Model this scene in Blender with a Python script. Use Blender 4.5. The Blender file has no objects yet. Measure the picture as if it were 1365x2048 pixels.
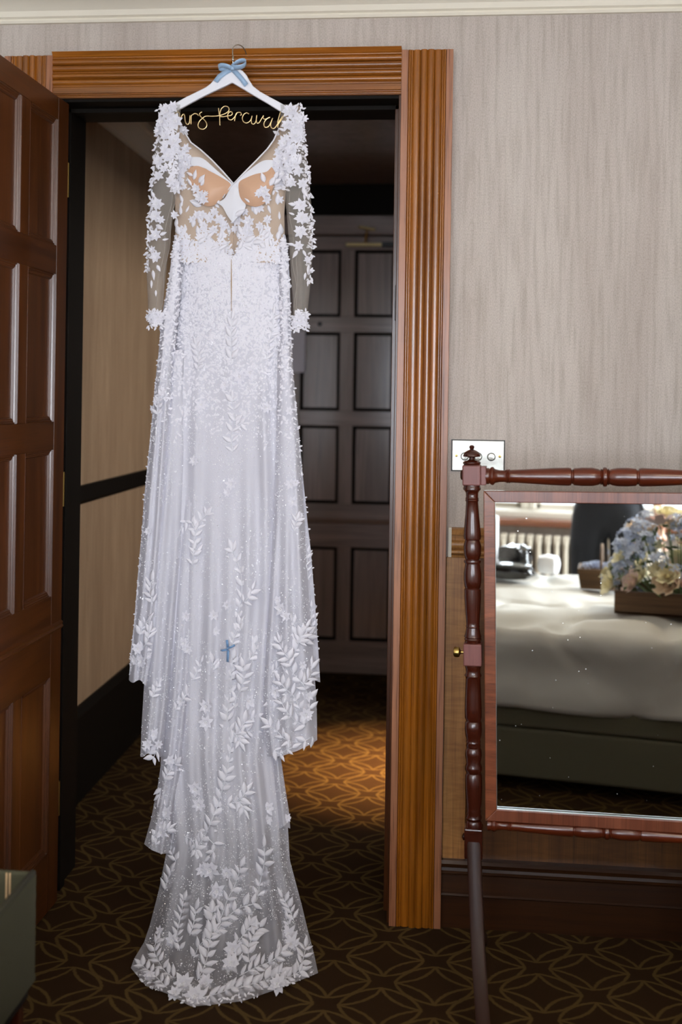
import bpy, bmesh, math, random
from mathutils import Vector, Matrix, noise
from mathutils.bvhtree import BVHTree
random.seed(7)
S = bpy.context.scene
COL = S.collection
PI = math.pi

# ------------------------------------------------------------------ camera
FPX, YAW, ROLL, CH, CD, SY = 2203.0, .0982, .0149, 1.49, 3.127, 236.6
FW = Vector((-math.sin(YAW), math.cos(YAW), 0)); RT0 = Vector((math.cos(YAW), math.sin(YAW), 0)); UP0 = Vector((0, 0, 1))
RT = RT0*math.cos(ROLL)+UP0*math.sin(ROLL); UPV = -RT0*math.sin(ROLL)+UP0*math.cos(ROLL)
CP = Vector((0, -CD, CH))
cd = bpy.data.cameras.new('camera'); cam = bpy.data.objects.new('camera', cd); COL.objects.link(cam)
cd.sensor_fit = 'VERTICAL'; cd.sensor_height = 36; cd.sensor_width = 24
cd.lens = FPX/2048*36; cd.shift_y = -SY/2048; cd.clip_start = .02
m = Matrix((RT, UPV, -FW)).transposed().to_4x4(); m.translation = CP
cam.matrix_world = m
S.camera = cam
cd.dof.use_dof = True; cd.dof.focus_distance = 2.95; cd.dof.aperture_fstop = 1.9

# ------------------------------------------------------------------ world, lights, exposure
w = bpy.data.worlds.new('sky'); S.world = w; w.use_nodes = True
bg = w.node_tree.nodes['Background']; bg.inputs[0].default_value = (.80, .89, 1, 1); bg.inputs[1].default_value = 3.0
S.view_settings.view_transform = 'Standard'; S.view_settings.look = 'None'
S.view_settings.exposure = 0.0; S.view_settings.gamma = 1; S.view_settings.use_curve_mapping = False

def area(name, loc, direction, sx, sy, power, color, spread=PI):
    l = bpy.data.lights.new(name, 'AREA'); l.shape = 'RECTANGLE'; l.size = sx; l.size_y = sy
    l.energy = power; l.color = color; l.spread = spread
    o = bpy.data.objects.new(name, l); COL.objects.link(o); o.location = loc
    o.rotation_euler = Vector(direction).to_track_quat('-Z', 'Y').to_euler(); return o
# overcast daylight through the window bank behind the camera
area('window_daylight', (.28, -4.68, 1.62), (-.02, 1, -.05), 3.1, 1.45, 185, (.84, .90, 1))
# daylight through the side window in the right-hand wall
area('side_window_daylight', (2.92, -3.50, 1.55), (-1, .35, -.03), .85, 1.25, 480, (.86, .91, 1))
# warm lamp of the side room off the corridor
area('side_room_lamp_light', (.95, 1.38, 2.50), (-1.08, -.10, -2.5), .10, .10, 15, (1, .62, .30), .46)
# neutral daylight of the side room reaching the corridor wall through its doorway
area('side_room_window_light', (1.76, 1.55, 1.88), (-1, -.02, -.12), .9, .4, 24, (1, .93, .86), 2.4)
# added warm fill under the bedroom ceiling, no lamp stands there
area('warm_fill_light', (.9, -2.3, 2.50), (0, 0, -1), .3, .3, 9, (1, .78, .55))

# ------------------------------------------------------------------ pixel helpers (rays onto real planes)
def ray(px, py): return FW + RT*((px-682.5)/FPX) - UPV*((py-1024+SY)/FPX)
def at(px, py, Y):
    v = ray(px, py); return CP + v*((Y-CP.y)/v.y)
def atz(px, py, Z):
    v = ray(px, py); return CP + v*((Z-CP.z)/v.z)

# ------------------------------------------------------------------ materials
def newmat(name):
    mt = bpy.data.materials.new(name); mt.use_nodes = True
    return mt, mt.node_tree.nodes, mt.node_tree.links, mt.node_tree.nodes['Principled BSDF']
def srgb(r, g, b):
    f = lambda c: (c/255/12.92 if c/255 <= .04045 else ((c/255+.055)/1.055)**2.4)
    return (f(r), f(g), f(b), 1)
def plain(name, col, rough=.5, metal=0, bump=0, bscale=200, var=0, coat=0, spec=.5, sheen=0, trans=0):
    mt, N, L, P = newmat(name)
    P.inputs['Base Color'].default_value = col; P.inputs['Roughness'].default_value = rough
    P.inputs['Metallic'].default_value = metal; P.inputs['Coat Weight'].default_value = coat
    P.inputs['Specular IOR Level'].default_value = spec; P.inputs['Sheen Weight'].default_value = sheen
    tc = N.new('ShaderNodeTexCoord'); nz = N.new('ShaderNodeTexNoise'); nz.inputs['Scale'].default_value = bscale
    nz.inputs['Detail'].default_value = 3; L.new(tc.outputs['Object'], nz.inputs['Vector'])
    if var:
        mx = N.new('ShaderNodeMix'); mx.data_type = 'RGBA'
        mx.inputs[6].default_value = col; mx.inputs[7].default_value = tuple(c*(1-var) for c in col[:3])+(1,)
        L.new(nz.outputs['Fac'], mx.inputs[0]); L.new(mx.outputs[2], P.inputs['Base Color'])
    if bump:
        b = N.new('ShaderNodeBump'); b.inputs['Strength'].default_value = bump; b.inputs['Distance'].default_value = .002
        L.new(nz.outputs['Fac'], b.inputs['Height']); L.new(b.outputs[0], P.inputs['Normal'])
    return mt
def wood(name, c1, c2, c3, axis='Z', rough=.35, sc=1.0, coat=.3, pores=.5, figure=0, rough2=None):
    """fine stretched grain, slow tone changes, dark pores, optional cross figure"""
    mt, N, L, P = newmat(name)
    tc = N.new('ShaderNodeTexCoord')
    def nz(s, vec, det=4, dist=0):
        mp = N.new('ShaderNodeMapping'); mp.inputs['Scale'].default_value = vec; L.new(tc.outputs['Object'], mp.inputs[0])
        n = N.new('ShaderNodeTexNoise'); n.inputs['Scale'].default_value = s*sc; n.inputs['Detail'].default_value = det
        n.inputs['Distortion'].default_value = dist; L.new(mp.outputs[0], n.inputs['Vector']); return n
    st = {'X': (.05, 1, 1), 'Y': (1, .05, 1), 'Z': (1, 1, .05)}[axis]
    st2 = {'X': (.02, 1, 1), 'Y': (1, .02, 1), 'Z': (1, 1, .02)}[axis]
    a = nz(26, st, 5, .8); b = nz(260, st2, 2); c = nz(4.5, (1, 1, 1), 3)
    r1 = N.new('ShaderNodeValToRGB'); e = r1.color_ramp.elements
    e[0].position = .32; e[0].color = c1; e[1].position = .68; e[1].color = c2
    L.new(a.outputs['Fac'], r1.inputs[0])
    m1 = N.new('ShaderNodeMix'); m1.data_type = 'RGBA'; m1.inputs[7].default_value = c3
    r3 = N.new('ShaderNodeMapRange'); r3.inputs[1].default_value = .45; r3.inputs[2].default_value = .75; r3.inputs[4].default_value = .7
    L.new(c.outputs['Fac'], r3.inputs[0]); L.new(r3.outputs[0], m1.inputs[0]); L.new(r1.outputs[0], m1.inputs[6])
    m2 = N.new('ShaderNodeMix'); m2.data_type = 'RGBA'; m2.blend_type = 'MULTIPLY'
    r2 = N.new('ShaderNodeValToRGB'); f = r2.color_ramp.elements
    f[0].position = .30; f[0].color = (.35, .3, .28, 1); f[1].position = .48; f[1].color = (1, 1, 1, 1)
    L.new(b.outputs['Fac'], r2.inputs[0]); m2.inputs[0].default_value = pores
    L.new(m1.outputs[2], m2.inputs[6]); L.new(r2.outputs[0], m2.inputs[7])
    out = m2.outputs[2]
    if figure:
        sf = {'X': (1, .15, .15), 'Y': (.15, 1, .15), 'Z': (.15, .15, 1)}[axis]
        g = nz(55, sf, 3, 1.5); m4 = N.new('ShaderNodeMix'); m4.data_type = 'RGBA'; m4.blend_type = 'MULTIPLY'
        r4 = N.new('ShaderNodeValToRGB'); r4.color_ramp.elements[0].position = .38; r4.color_ramp.elements[0].color = (.45, .38, .35, 1); r4.color_ramp.elements[1].position = .6
        L.new(g.outputs['Fac'], r4.inputs[0]); m4.inputs[0].default_value = figure
        L.new(out, m4.inputs[6]); L.new(r4.outputs[0], m4.inputs[7]); out = m4.outputs[2]
    L.new(out, P.inputs['Base Color'])
    P.inputs['Roughness'].default_value = rough; P.inputs['Coat Weight'].default_value = coat; P.inputs['Coat Roughness'].default_value = .18
    bp = N.new('ShaderNodeBump'); bp.inputs['Strength'].default_value = .25; bp.inputs['Distance'].default_value = .0006
    L.new(b.outputs['Fac'], bp.inputs['Height']); L.new(bp.outputs[0], P.inputs['Normal'])
    return mt
M = {}
OAK = (srgb(166, 98, 24), srgb(114, 62, 10), srgb(134, 82, 26))
M['oak_v'] = wood('oak_vertical_grain', *OAK, axis='Z', rough=.24, coat=.7)
M['oak_h'] = wood('oak_horizontal_grain', *OAK, axis='X', rough=.34, coat=.35)
M['oak_band'] = wood('oak_flat_band', srgb(172, 116, 82), srgb(138, 86, 56), srgb(150, 100, 70), axis='Z', rough=.42, coat=.25, pores=.8)  # pinkish base carries the pale highlight of the casing's flat bands
M['panel_oak'] = wood('shaded_wainscot_oak', srgb(112, 72, 32), srgb(84, 50, 20), srgb(74, 44, 18), axis='Z', rough=.45, coat=.15, figure=.35)  # panel colour lowered to hold the shade below the mirror
M['door_v'] = wood('door_wood_vertical', srgb(84, 43, 11), srgb(58, 27, 6), srgb(68, 36, 10), axis='Z', rough=.33, coat=.35)
M['door_h'] = wood('door_wood_horizontal', srgb(84, 43, 11), srgb(58, 27, 6), srgb(68, 36, 10), axis='Y', rough=.33, coat=.35)
M['far_v'] = wood('far_door_wood', srgb(146, 124, 112), srgb(116, 96, 84), srgb(130, 110, 98), axis='Z', rough=.38, coat=.9, sc=.7)  # lighter grey base paints the window sheen onto the far door
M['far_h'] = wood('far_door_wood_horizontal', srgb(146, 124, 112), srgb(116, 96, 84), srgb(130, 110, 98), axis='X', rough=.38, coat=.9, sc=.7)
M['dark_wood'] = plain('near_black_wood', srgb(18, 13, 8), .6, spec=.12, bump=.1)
M['mahog'] = wood('turned_mahogany', srgb(70, 25, 11), srgb(42, 13, 6), srgb(54, 18, 8), axis='Z', rough=.24, coat=.6, pores=.25)
M['mahog_x'] = wood('turned_mahogany_rail', srgb(96, 38, 14), srgb(60, 20, 8), srgb(76, 28, 10), axis='X', rough=.28, coat=.5, pores=.25)
M['mahog_leg'] = plain('dark_mahogany_leg', srgb(44, 20, 10), .42, spec=.28)
M['base_wood'] = wood('shaded_baseboard_oak', srgb(66, 36, 12), srgb(44, 22, 7), srgb(56, 30, 10), axis='X', rough=.35, coat=.3)  # oak toned darker to carry the bed's shade along the floor
M['stile_oak'] = wood('golden_oak_stile', srgb(190, 138, 78), srgb(152, 102, 52), srgb(132, 86, 44), axis='Z', rough=.45, coat=.15, figure=.35)
M['block'] = wood('mahogany_block', srgb(124, 76, 70), srgb(104, 58, 54), srgb(112, 66, 62), axis='Z', rough=.5, coat=.1, pores=.3)
M['veneer_s'] = wood('crossbanded_veneer_side', srgb(138, 78, 50), srgb(98, 50, 30), srgb(120, 66, 36), axis='X', rough=.30, coat=.35, figure=.0, sc=1.2)
M['veneer_t'] = wood('crossbanded_veneer_top', srgb(130, 76, 54), srgb(92, 48, 34), srgb(112, 62, 40), axis='Z', rough=.30, coat=.35, sc=1.2)
M['cream'] = plain('cream_plaster', srgb(226, 218, 200), .7, bump=.05)
M['ceil'] = plain('ceiling_paint', srgb(226, 220, 206), .8)
M['brass'] = plain('aged_brass', srgb(176, 148, 84), .28, 1)
M['steel'] = plain('brushed_steel', srgb(188, 187, 178), .26, 1)
M['bevel_glass'] = plain('worn_mirror_edge', srgb(150, 156, 154), .35, .6)
M['black'] = plain('black_edge', srgb(18, 18, 18), .4)
M['white_paint'] = plain('white_painted_wood', srgb(232, 232, 238), .38, bump=.03, coat=.1)
M['glint_brass'] = plain('brass_closer_glint', srgb(250, 236, 180), .45, .3)  # pale, barely metallic base paints the glint of the brass
M['gold'] = plain('gold_wire', srgb(240, 214, 160), .32, 1)
M['ribbon'] = plain('pale_blue_satin', srgb(152, 180, 208), .38, sheen=.4, bump=.05)
M['ribbon2'] = plain('mid_blue_ribbon', srgb(112, 150, 192), .4, sheen=.4)
M['olive'] = plain('olive_green_fabric', srgb(60, 57, 34), .8, bump=.4, bscale=900, var=.2)
M['stripe'] = plain('tan_ribbon_trim', srgb(176, 144, 104), .6)
M['notice'] = plain('notice_card', srgb(226, 228, 244), .4)
M['duvet'] = plain('white_cotton', srgb(206, 203, 196), .85, bump=.15, bscale=30)
M['divan'] = plain('sage_grey_upholstery', srgb(112, 108, 88), .9, bump=.3, bscale=700, var=.15)
M['blk_shiny'] = plain('black_patent', srgb(16, 16, 18), .12, coat=.8)
M['blk_cloth'] = plain('black_cloth', srgb(26, 28, 34), .85, bump=.2, bscale=600)
M['skin'] = plain('skin', srgb(222, 176, 150), .5, bump=.05)
M['hair'] = plain('brown_hair', srgb(72, 48, 32), .45)
M['wicker'] = wood('wicker', srgb(110, 80, 44), srgb(70, 48, 24), srgb(90, 64, 34), axis='X', rough=.6, coat=0)
M['crate'] = wood('rustic_box_wood', srgb(124, 94, 66), srgb(92, 68, 46), srgb(106, 80, 56), axis='X', rough=.7, coat=0)
M['rad'] = plain('cream_radiator_paint', srgb(226, 214, 194), .4)
M['stone'] = plain('pale_window_stone', srgb(206, 198, 184), .8, bump=.3, bscale=60, var=.1)
M['sillwood'] = wood('sill_wood', srgb(150, 92, 58), srgb(118, 66, 38), srgb(132, 80, 48), axis='X', rough=.35)
M['leafgreen'] = plain('foliage_green', srgb(96, 116, 66), .6, var=.3, bscale=20)
M['peach'] = plain('peach_petal', srgb(248, 222, 190), .6, var=.1, bscale=20)
M['yellow'] = plain('butter_yellow_petal', srgb(248, 238, 200), .6, var=.1, bscale=20)
M['blue'] = plain('pale_blue_petal', srgb(206, 216, 238), .6, var=.1, bscale=20)
M['pinkw'] = plain('blush_petal', srgb(240, 214, 204), .6)
M['plastic_w'] = plain('white_paper_bag', srgb(240, 240, 242), .5, bump=.2, bscale=15)
M['bead'] = plain('pearl_bead', srgb(244, 242, 244), .12, coat=1)
M['lampshade'] = plain('lamp_rim', srgb(220, 216, 200), .3, .5)
def emis(name, col, st):
    mt, N, L, P = newmat(name); P.inputs['Emission Color'].default_value = col; P.inputs['Emission Strength'].default_value = st
    P.inputs['Base Color'].default_value = (0, 0, 0, 1); return mt
M['lampglow'] = emis('lamp_disc', (1, .7, .4, 1), 6)

def mat_wallpaper(name, c1, c2, c3, rot=0):
    mt, N, L, P = newmat(name); tc = N.new('ShaderNodeTexCoord')
    def nz(s, vec, det, dist=0):
        mp = N.new('ShaderNodeMapping'); mp.inputs['Scale'].default_value = vec; L.new(tc.outputs['Object'], mp.inputs[0])
        n = N.new('ShaderNodeTexNoise'); n.inputs['Scale'].default_value = s; n.inputs['Detail'].default_value = det
        n.inputs['Distortion'].default_value = dist; L.new(mp.outputs[0], n.inputs['Vector']); return n
    a = nz(9, (1, 1, .09), 4, .4); b = nz(70, (1, 1, .07), 3); c = nz(420, (1, 1, .45), 2); d = nz(20, (1, 1, .05), 2, 1.2)
    r = N.new('ShaderNodeValToRGB'); e = r.color_ramp.elements; e[0].position = .3; e[0].color = c1; e[1].position = .7; e[1].color = c2
    L.new(a.outputs['Fac'], r.inputs[0])
    m1 = N.new('ShaderNodeMix'); m1.data_type = 'RGBA'; m1.inputs[7].default_value = c3
    rr = N.new('ShaderNodeMapRange'); rr.inputs[1].default_value = .45; rr.inputs[2].default_value = .72; rr.inputs[4].default_value = .55
    L.new(b.outputs['Fac'], rr.inputs[0]); L.new(rr.outputs[0], m1.inputs[0]); L.new(r.outputs[0], m1.inputs[6])
    m2 = N.new('ShaderNodeMix'); m2.data_type = 'RGBA'; m2.blend_type = 'MULTIPLY'; m2.inputs[0].default_value = .55
    r2 = N.new('ShaderNodeValToRGB'); r2.color_ramp.elements[0].position = .3; r2.color_ramp.elements[0].color = (.62, .60, .58, 1); r2.color_ramp.elements[1].position = .6
    L.new(c.outputs['Fac'], r2.inputs[0]); L.new(m1.outputs[2], m2.inputs[6]); L.new(r2.outputs[0], m2.inputs[7])
    # thin meandering vertical creases of the paper
    ab = N.new('ShaderNodeMath'); ab.operation = 'SUBTRACT'; ab.inputs[1].default_value = .5; L.new(d.outputs['Fac'], ab.inputs[0])
    ab2 = N.new('ShaderNodeMath'); ab2.operation = 'ABSOLUTE'; L.new(ab.outputs[0], ab2.inputs[0])
    r5 = N.new('ShaderNodeMapRange'); r5.inputs[1].default_value = 0; r5.inputs[2].default_value = .012; r5.inputs[3].default_value = .30; r5.inputs[4].default_value = 0
    L.new(ab2.outputs[0], r5.inputs[0])
    m3 = N.new('ShaderNodeMix'); m3.data_type = 'RGBA'; m3.inputs[7].default_value = c3; L.new(r5.outputs[0], m3.inputs[0]); L.new(m2.outputs[2], m3.inputs[6])
    L.new(m3.outputs[2], P.inputs['Base Color']); P.inputs['Roughness'].default_value = .75
    bp = N.new('ShaderNodeBump'); bp.inputs['Strength'].default_value = .25; bp.inputs['Distance'].default_value = .001
    L.new(c.outputs['Fac'], bp.inputs['Height']); L.new(bp.outputs[0], P.inputs['Normal']); return mt
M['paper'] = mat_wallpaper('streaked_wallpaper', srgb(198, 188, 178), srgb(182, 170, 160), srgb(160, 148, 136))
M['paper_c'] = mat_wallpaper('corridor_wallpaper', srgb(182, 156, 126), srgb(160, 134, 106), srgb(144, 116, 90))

def mat_carpet():
    mt, N, L, P = newmat('patterned_carpet'); tc = N.new('ShaderNodeTexCoord')
    nzw = N.new('ShaderNodeTexNoise'); nzw.inputs['Scale'].default_value = 90; L.new(tc.outputs['Object'], nzw.inputs['Vector'])
    sp = N.new('ShaderNodeSeparateXYZ'); L.new(tc.outputs['Object'], sp.inputs[0])
    sn = N.new('ShaderNodeSeparateXYZ'); L.new(nzw.outputs['Color'], sn.inputs[0])
    def mth(op, a, b=None, c=None):
        n = N.new('ShaderNodeMath'); n.operation = op
        for i, x in enumerate((a, b, c)):
            if x is None: continue
            if isinstance(x, (int, float)): n.inputs[i].default_value = x
            else: L.new(x, n.inputs[i])
        return n.outputs[0]
    A, B, T = .1325, .1185, .24
    u0 = mth('ADD', mth('DIVIDE', mth('ADD', sp.outputs[0], .147), A), mth('MULTIPLY', mth('SUBTRACT', sn.outputs[0], .5), .05))
    v0 = mth('ADD', mth('DIVIDE', mth('ADD', sp.outputs[1], .098), B), mth('MULTIPLY', mth('SUBTRACT', sn.outputs[1], .5), .05))
    u = mth('PINGPONG', u0, 1); v = mth('PINGPONG', v0, 1)
    p = mth('MAXIMUM', u, v); q = mth('MINIMUM', u, v)
    Ln = (1-T)*math.sqrt(2)
    s = mth('DIVIDE', mth('ADD', mth('SUBTRACT', p, T), q), math.sqrt(2)*Ln)
    s = mth('MINIMUM', mth('MAXIMUM', s, 0), 1)
    d = mth('ABSOLUTE', mth('DIVIDE', mth('SUBTRACT', mth('SUBTRACT', p, T), q), math.sqrt(2)))
    arc = mth('MULTIPLY', mth('MULTIPLY', s, mth('SUBTRACT', 1, s)), 4*.155)
    dist = mth('ABSOLUTE', mth('SUBTRACT', d, arc))
    # near the lens tips distance is measured along the axis as well
    lp = mth('DIVIDE', mth('ADD', mth('SUBTRACT', p, T), q), math.sqrt(2))
    over = mth('MAXIMUM', mth('MAXIMUM', mth('MULTIPLY', lp, -1), mth('SUBTRACT', lp, Ln)), 0)
    dist = mth('ADD', dist, over)
    mr = N.new('ShaderNodeMapRange'); mr.inputs[1].default_value = .022; mr.inputs[2].default_value = .05; mr.inputs[3].default_value = 1; mr.inputs[4].default_value = 0
    L.new(dist, mr.inputs[0])
    nf = N.new('ShaderNodeTexNoise'); nf.inputs['Scale'].default_value = 900; L.new(tc.outputs['Object'], nf.inputs['Vector'])
    mx = N.new('ShaderNodeMix'); mx.data_type = 'RGBA'; mx.inputs[6].default_value = srgb(50, 33, 16); mx.inputs[7].default_value = srgb(88, 69, 36)
    L.new(mr.outputs[0], mx.inputs[0])
    m2 = N.new('ShaderNodeMix'); m2.data_type = 'RGBA'; m2.blend_type = 'MULTIPLY'; m2.inputs[0].default_value = .5
    L.new(mx.outputs[2], m2.inputs[6])
    r2 = N.new('ShaderNodeMapRange'); r2.inputs[1].default_value = .3; r2.inputs[2].default_value = .7; r2.inputs[3].default_value = .5; r2.inputs[4].default_value = 1.2
    L.new(nf.outputs['Fac'], r2.inputs[0]); cb = N.new('ShaderNodeCombineColor')
    for i in range(3): L.new(r2.outputs[0], cb.inputs[i])
    L.new(cb.outputs[0], m2.inputs[7]); L.new(m2.outputs[2], P.inputs['Base Color']); P.inputs['Roughness'].default_value = .95
    P.inputs['Specular IOR Level'].default_value = .1
    bp = N.new('ShaderNodeBump'); bp.inputs['Strength'].default_value = .5; bp.inputs['Distance'].default_value = .002
    L.new(nf.outputs['Fac'], bp.inputs['Height']); L.new(bp.outputs[0], P.inputs['Normal']); return mt
M['carpet'] = mat_carpet()

def mat_cloth(name, col, alpha, transl=.3, attr=None, fine=True, rough=.7, sheen=.2):
    mt, N, L, P = newmat(name); out = N['Material Output']
    P.inputs['Base Color'].default_value = col; P.inputs['Roughness'].default_value = rough; P.inputs['Sheen Weight'].default_value = sheen
    P.inputs['Specular IOR Level'].default_value = .3
    tl = N.new('ShaderNodeBsdfTranslucent'); tl.inputs[0].default_value = col
    m1 = N.new('ShaderNodeMixShader'); m1.inputs[0].default_value = transl; L.new(P.outputs[0], m1.inputs[1]); L.new(tl.outputs[0], m1.inputs[2])
    tr = N.new('ShaderNodeBsdfTransparent'); m2 = N.new('ShaderNodeMixShader')
    L.new(tr.outputs[0], m2.inputs[1]); L.new(m1.outputs[0], m2.inputs[2])
    if attr:
        a = N.new('ShaderNodeAttribute'); a.attribute_name = attr; L.new(a.outputs['Fac'], m2.inputs[0])
    else: m2.inputs[0].default_value = alpha
    L.new(m2.outputs[0], out.inputs[0])
    if fine:
        tc = N.new('ShaderNodeTexCoord'); nz = N.new('ShaderNodeTexNoise'); nz.inputs['Scale'].default_value = 260; nz.inputs['Detail'].default_value = 4
        L.new(tc.outputs['Object'], nz.inputs['Vector']); bp = N.new('ShaderNodeBump'); bp.inputs['Strength'].default_value = .35; bp.inputs['Distance'].default_value = .002
        L.new(nz.outputs['Fac'], bp.inputs['Height']); L.new(bp.outputs[0], P.inputs['Normal'])
    return mt
M['skirt'] = mat_cloth('glitter_tulle', srgb(230, 229, 238), 1, .25, 'cover')
M['tulle'] = mat_cloth('sheer_sleeve_tulle', srgb(214, 206, 196), .30, .3, fine=False)
M['illusion'] = mat_cloth('nude_illusion_mesh', srgb(214, 192, 172), .93, .2)
M['lining'] = mat_cloth('white_satin_lining', srgb(232, 232, 238), 1, .1, fine=False, rough=.45)
M['cup'] = mat_cloth('nude_cup', srgb(212, 170, 140), 1, .05, fine=False, rough=.4)
M['lace'] = mat_cloth('white_lace_applique', srgb(242, 240, 247), 1, .15, rough=.55)
M['thread'] = mat_cloth('white_embroidery_thread', srgb(240, 240, 246), 1, .1, fine=False)
M['sequin'] = plain('sequin', srgb(252, 252, 255), .25, metal=.0, coat=1)
def mat_glass():
    mt, N, L, P = newmat('window_glass'); out = N['Material Output']; N.remove(P)
    t = N.new('ShaderNodeBsdfTransparent'); g = N.new('ShaderNodeBsdfGlossy'); g.inputs['Roughness'].default_value = .02
    f = N.new('ShaderNodeFresnel'); x = N.new('ShaderNodeMixShader'); L.new(f.outputs[0], x.inputs[0]); L.new(t.outputs[0], x.inputs[1]); L.new(g.outputs[0], x.inputs[2]); L.new(x.outputs[0], out.inputs[0]); return mt
M['glass'] = mat_glass()
def mat_mirror():
    mt, N, L, P = newmat('old_mirror_glass'); P.inputs['Metallic'].default_value = 1; P.inputs['Base Color'].default_value = (.86, .89, .86, 1); P.inputs['Roughness'].default_value = .012
    tc = N.new('ShaderNodeTexCoord'); v = N.new('ShaderNodeTexVoronoi'); v.inputs['Scale'].default_value = 34; L.new(tc.outputs['Object'], v.inputs['Vector'])
    r = N.new('ShaderNodeMapRange'); r.inputs[1].default_value = .03; r.inputs[2].default_value = .055; r.inputs[3].default_value = .5; r.inputs[4].default_value = .012
    L.new(v.outputs['Distance'], r.inputs[0]); L.new(r.outputs[0], P.inputs['Roughness']); return mt
M['mirror'] = mat_mirror()

# ------------------------------------------------------------------ mesh helpers
class MB:
    def __init__(s): s.v = []; s.f = []; s.m = []
    def add(s, vs, fs, mi=0):
        o = len(s.v); s.v += [tuple(p) for p in vs]; s.f += [tuple(i+o for i in f) for f in fs]; s.m += [mi]*len(fs); return s
    def box(s, x0, x1, y0, y1, z0, z1, mi=0):
        vs = [(x, y, z) for x in (x0, x1) for y in (y0, y1) for z in (z0, z1)]
        return s.add(vs, [(0, 1, 3, 2), (4, 6, 7, 5), (0, 4, 5, 1), (2, 3, 7, 6), (0, 2, 6, 4), (1, 5, 7, 3)], mi)
    def lathe(s, prof, org=(0, 0, 0), axis=(0, 0, 1), n=24, mi=0):
        ax = Vector(axis).normalized(); a = ax.orthogonal().normalized(); b = ax.cross(a); org = Vector(org); vs = []; fs = []
        for h, r in prof:
            for k in range(n):
                t = 2*PI*k/n; vs.append(org+ax*h+(a*math.cos(t)+b*math.sin(t))*max(r, 1e-5))
        for i in range(len(prof)-1):
            for k in range(n): fs.append((i*n+k, i*n+(k+1) % n, (i+1)*n+(k+1) % n, (i+1)*n+k))
        fs.append(tuple(range(n))[::-1]); fs.append(tuple((len(prof)-1)*n+k for k in range(n)))
        return s.add(vs, fs, mi)
    def tube(s, pts, r, n=8, mi=0):
        pts = [Vector(p) for p in pts]; rs = r if isinstance(r, (list, tuple)) else [r]*len(pts); vs = []; fs = []
        prev = None
        for i, p in enumerate(pts):
            t = (pts[min(i+1, len(pts)-1)]-pts[max(i-1, 0)]).normalized()
            a = t.orthogonal().normalized() if prev is None else (prev-t*prev.dot(t)).normalized(); prev = a; b = t.cross(a)
            for k in range(n):
                g = 2*PI*k/n; vs.append(p+(a*math.cos(g)+b*math.sin(g))*rs[i])
        for i in range(len(pts)-1):
            for k in range(n): fs.append((i*n+k, i*n+(k+1) % n, (i+1)*n+(k+1) % n, (i+1)*n+k))
        fs.append(tuple(range(n))[::-1]); fs.append(tuple((len(pts)-1)*n+k for k in range(n)))
        return s.add(vs, fs, mi)
    def prism(s, poly, fn0, fn1, mi=0):
        """poly of 2-D points; fn0/fn1 map a 2-D point to the two end positions"""
        n = len(poly); vs = [fn0(p) for p in poly]+[fn1(p) for p in poly]
        fs = [tuple(range(n))[::-1], tuple(range(n, 2*n))]+[(i, (i+1) % n, n+(i+1) % n, n+i) for i in range(n)]
        return s.add(vs, fs, mi)
def obj(name, mb, mat, parent=None, bevel=0, smooth=False, seg=2, **props):
    me = bpy.data.meshes.new(name)
    if isinstance(mb, MB): me.from_pydata(mb.v, [], mb.f)
    else: mb.to_mesh(me); mb.free()
    bm = bmesh.new(); bm.from_mesh(me); bmesh.ops.recalc_face_normals(bm, faces=bm.faces) if bm.faces else None; bm.to_mesh(me); bm.free()
    mats = mat if isinstance(mat, (list, tuple)) else [mat]
    for x in mats: me.materials.append(M[x] if isinstance(x, str) else x)
    if isinstance(mb, MB) and len(mats) > 1: me.polygons.foreach_set('material_index', mb.m)
    o = bpy.data.objects.new(name, me); COL.objects.link(o)
    if bevel:
        b = o.modifiers.new('bevel', 'BEVEL'); b.width = bevel; b.segments = seg; b.limit_method = 'ANGLE'; b.angle_limit = .7; b.harden_normals = False
    if smooth is True: me.polygons.foreach_set('use_smooth', [True]*len(me.polygons))
    elif smooth:  # angle
        me.polygons.foreach_set('use_smooth', [True]*len(me.polygons)); me.set_sharp_from_angle(angle=smooth)
    if parent: attach(o, parent)
    for k, v in props.items(): o[k] = v
    return o
INV = {}
def attach(o, parent):
    o.parent = parent
    if parent.name not in INV:
        mw = Matrix.Identity(4); q = parent; chain = []
        while q: chain.append(q); q = q.parent
        for q in reversed(chain): mw = mw @ q.matrix_parent_inverse @ q.matrix_basis
        INV[parent.name] = mw.inverted()
    o.matrix_parent_inverse = INV[parent.name]
def empty(name, loc, label=None, cat=None, group=None, kind=None, rz=0):
    o = bpy.data.objects.new(name, None); COL.objects.link(o); o.location = loc; o.rotation_euler.z = rz; o.empty_display_size = .05
    if label: o['label'] = label
    if cat: o['category'] = cat
    if group: o['group'] = group
    if kind: o['kind'] = kind
    return o
def tag(o, label, cat, group=None, kind=None):
    o['label'] = label; o['category'] = cat
    if group: o['group'] = group
    if kind: o['kind'] = kind
    return o
def struct(name, mb, mat, label=None, **k):
    o = obj(name, mb, mat, **k); o['kind'] = 'structure'
    if label: o['label'] = label
    return o
def interp(pts, y):
    if y <= pts[0][1]: return pts[0][0]
    for (x0, y0), (x1, y1) in zip(pts, pts[1:]):
        if y <= y1: t = (y-y0)/(y1-y0); return x0+(x1-x0)*t
    return pts[-1][0]
def sm(t): t = max(0, min(1, t)); return t*t*(3-2*t)
def interp2(pts, x):
    if x <= pts[0][0]: return pts[0][1]
    for (x0, y0), (x1, y1) in zip(pts, pts[1:]):
        if x <= x1: t = (x-x0)/(x1-x0); return y0+(y1-y0)*t
    return pts[-1][1]

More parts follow.
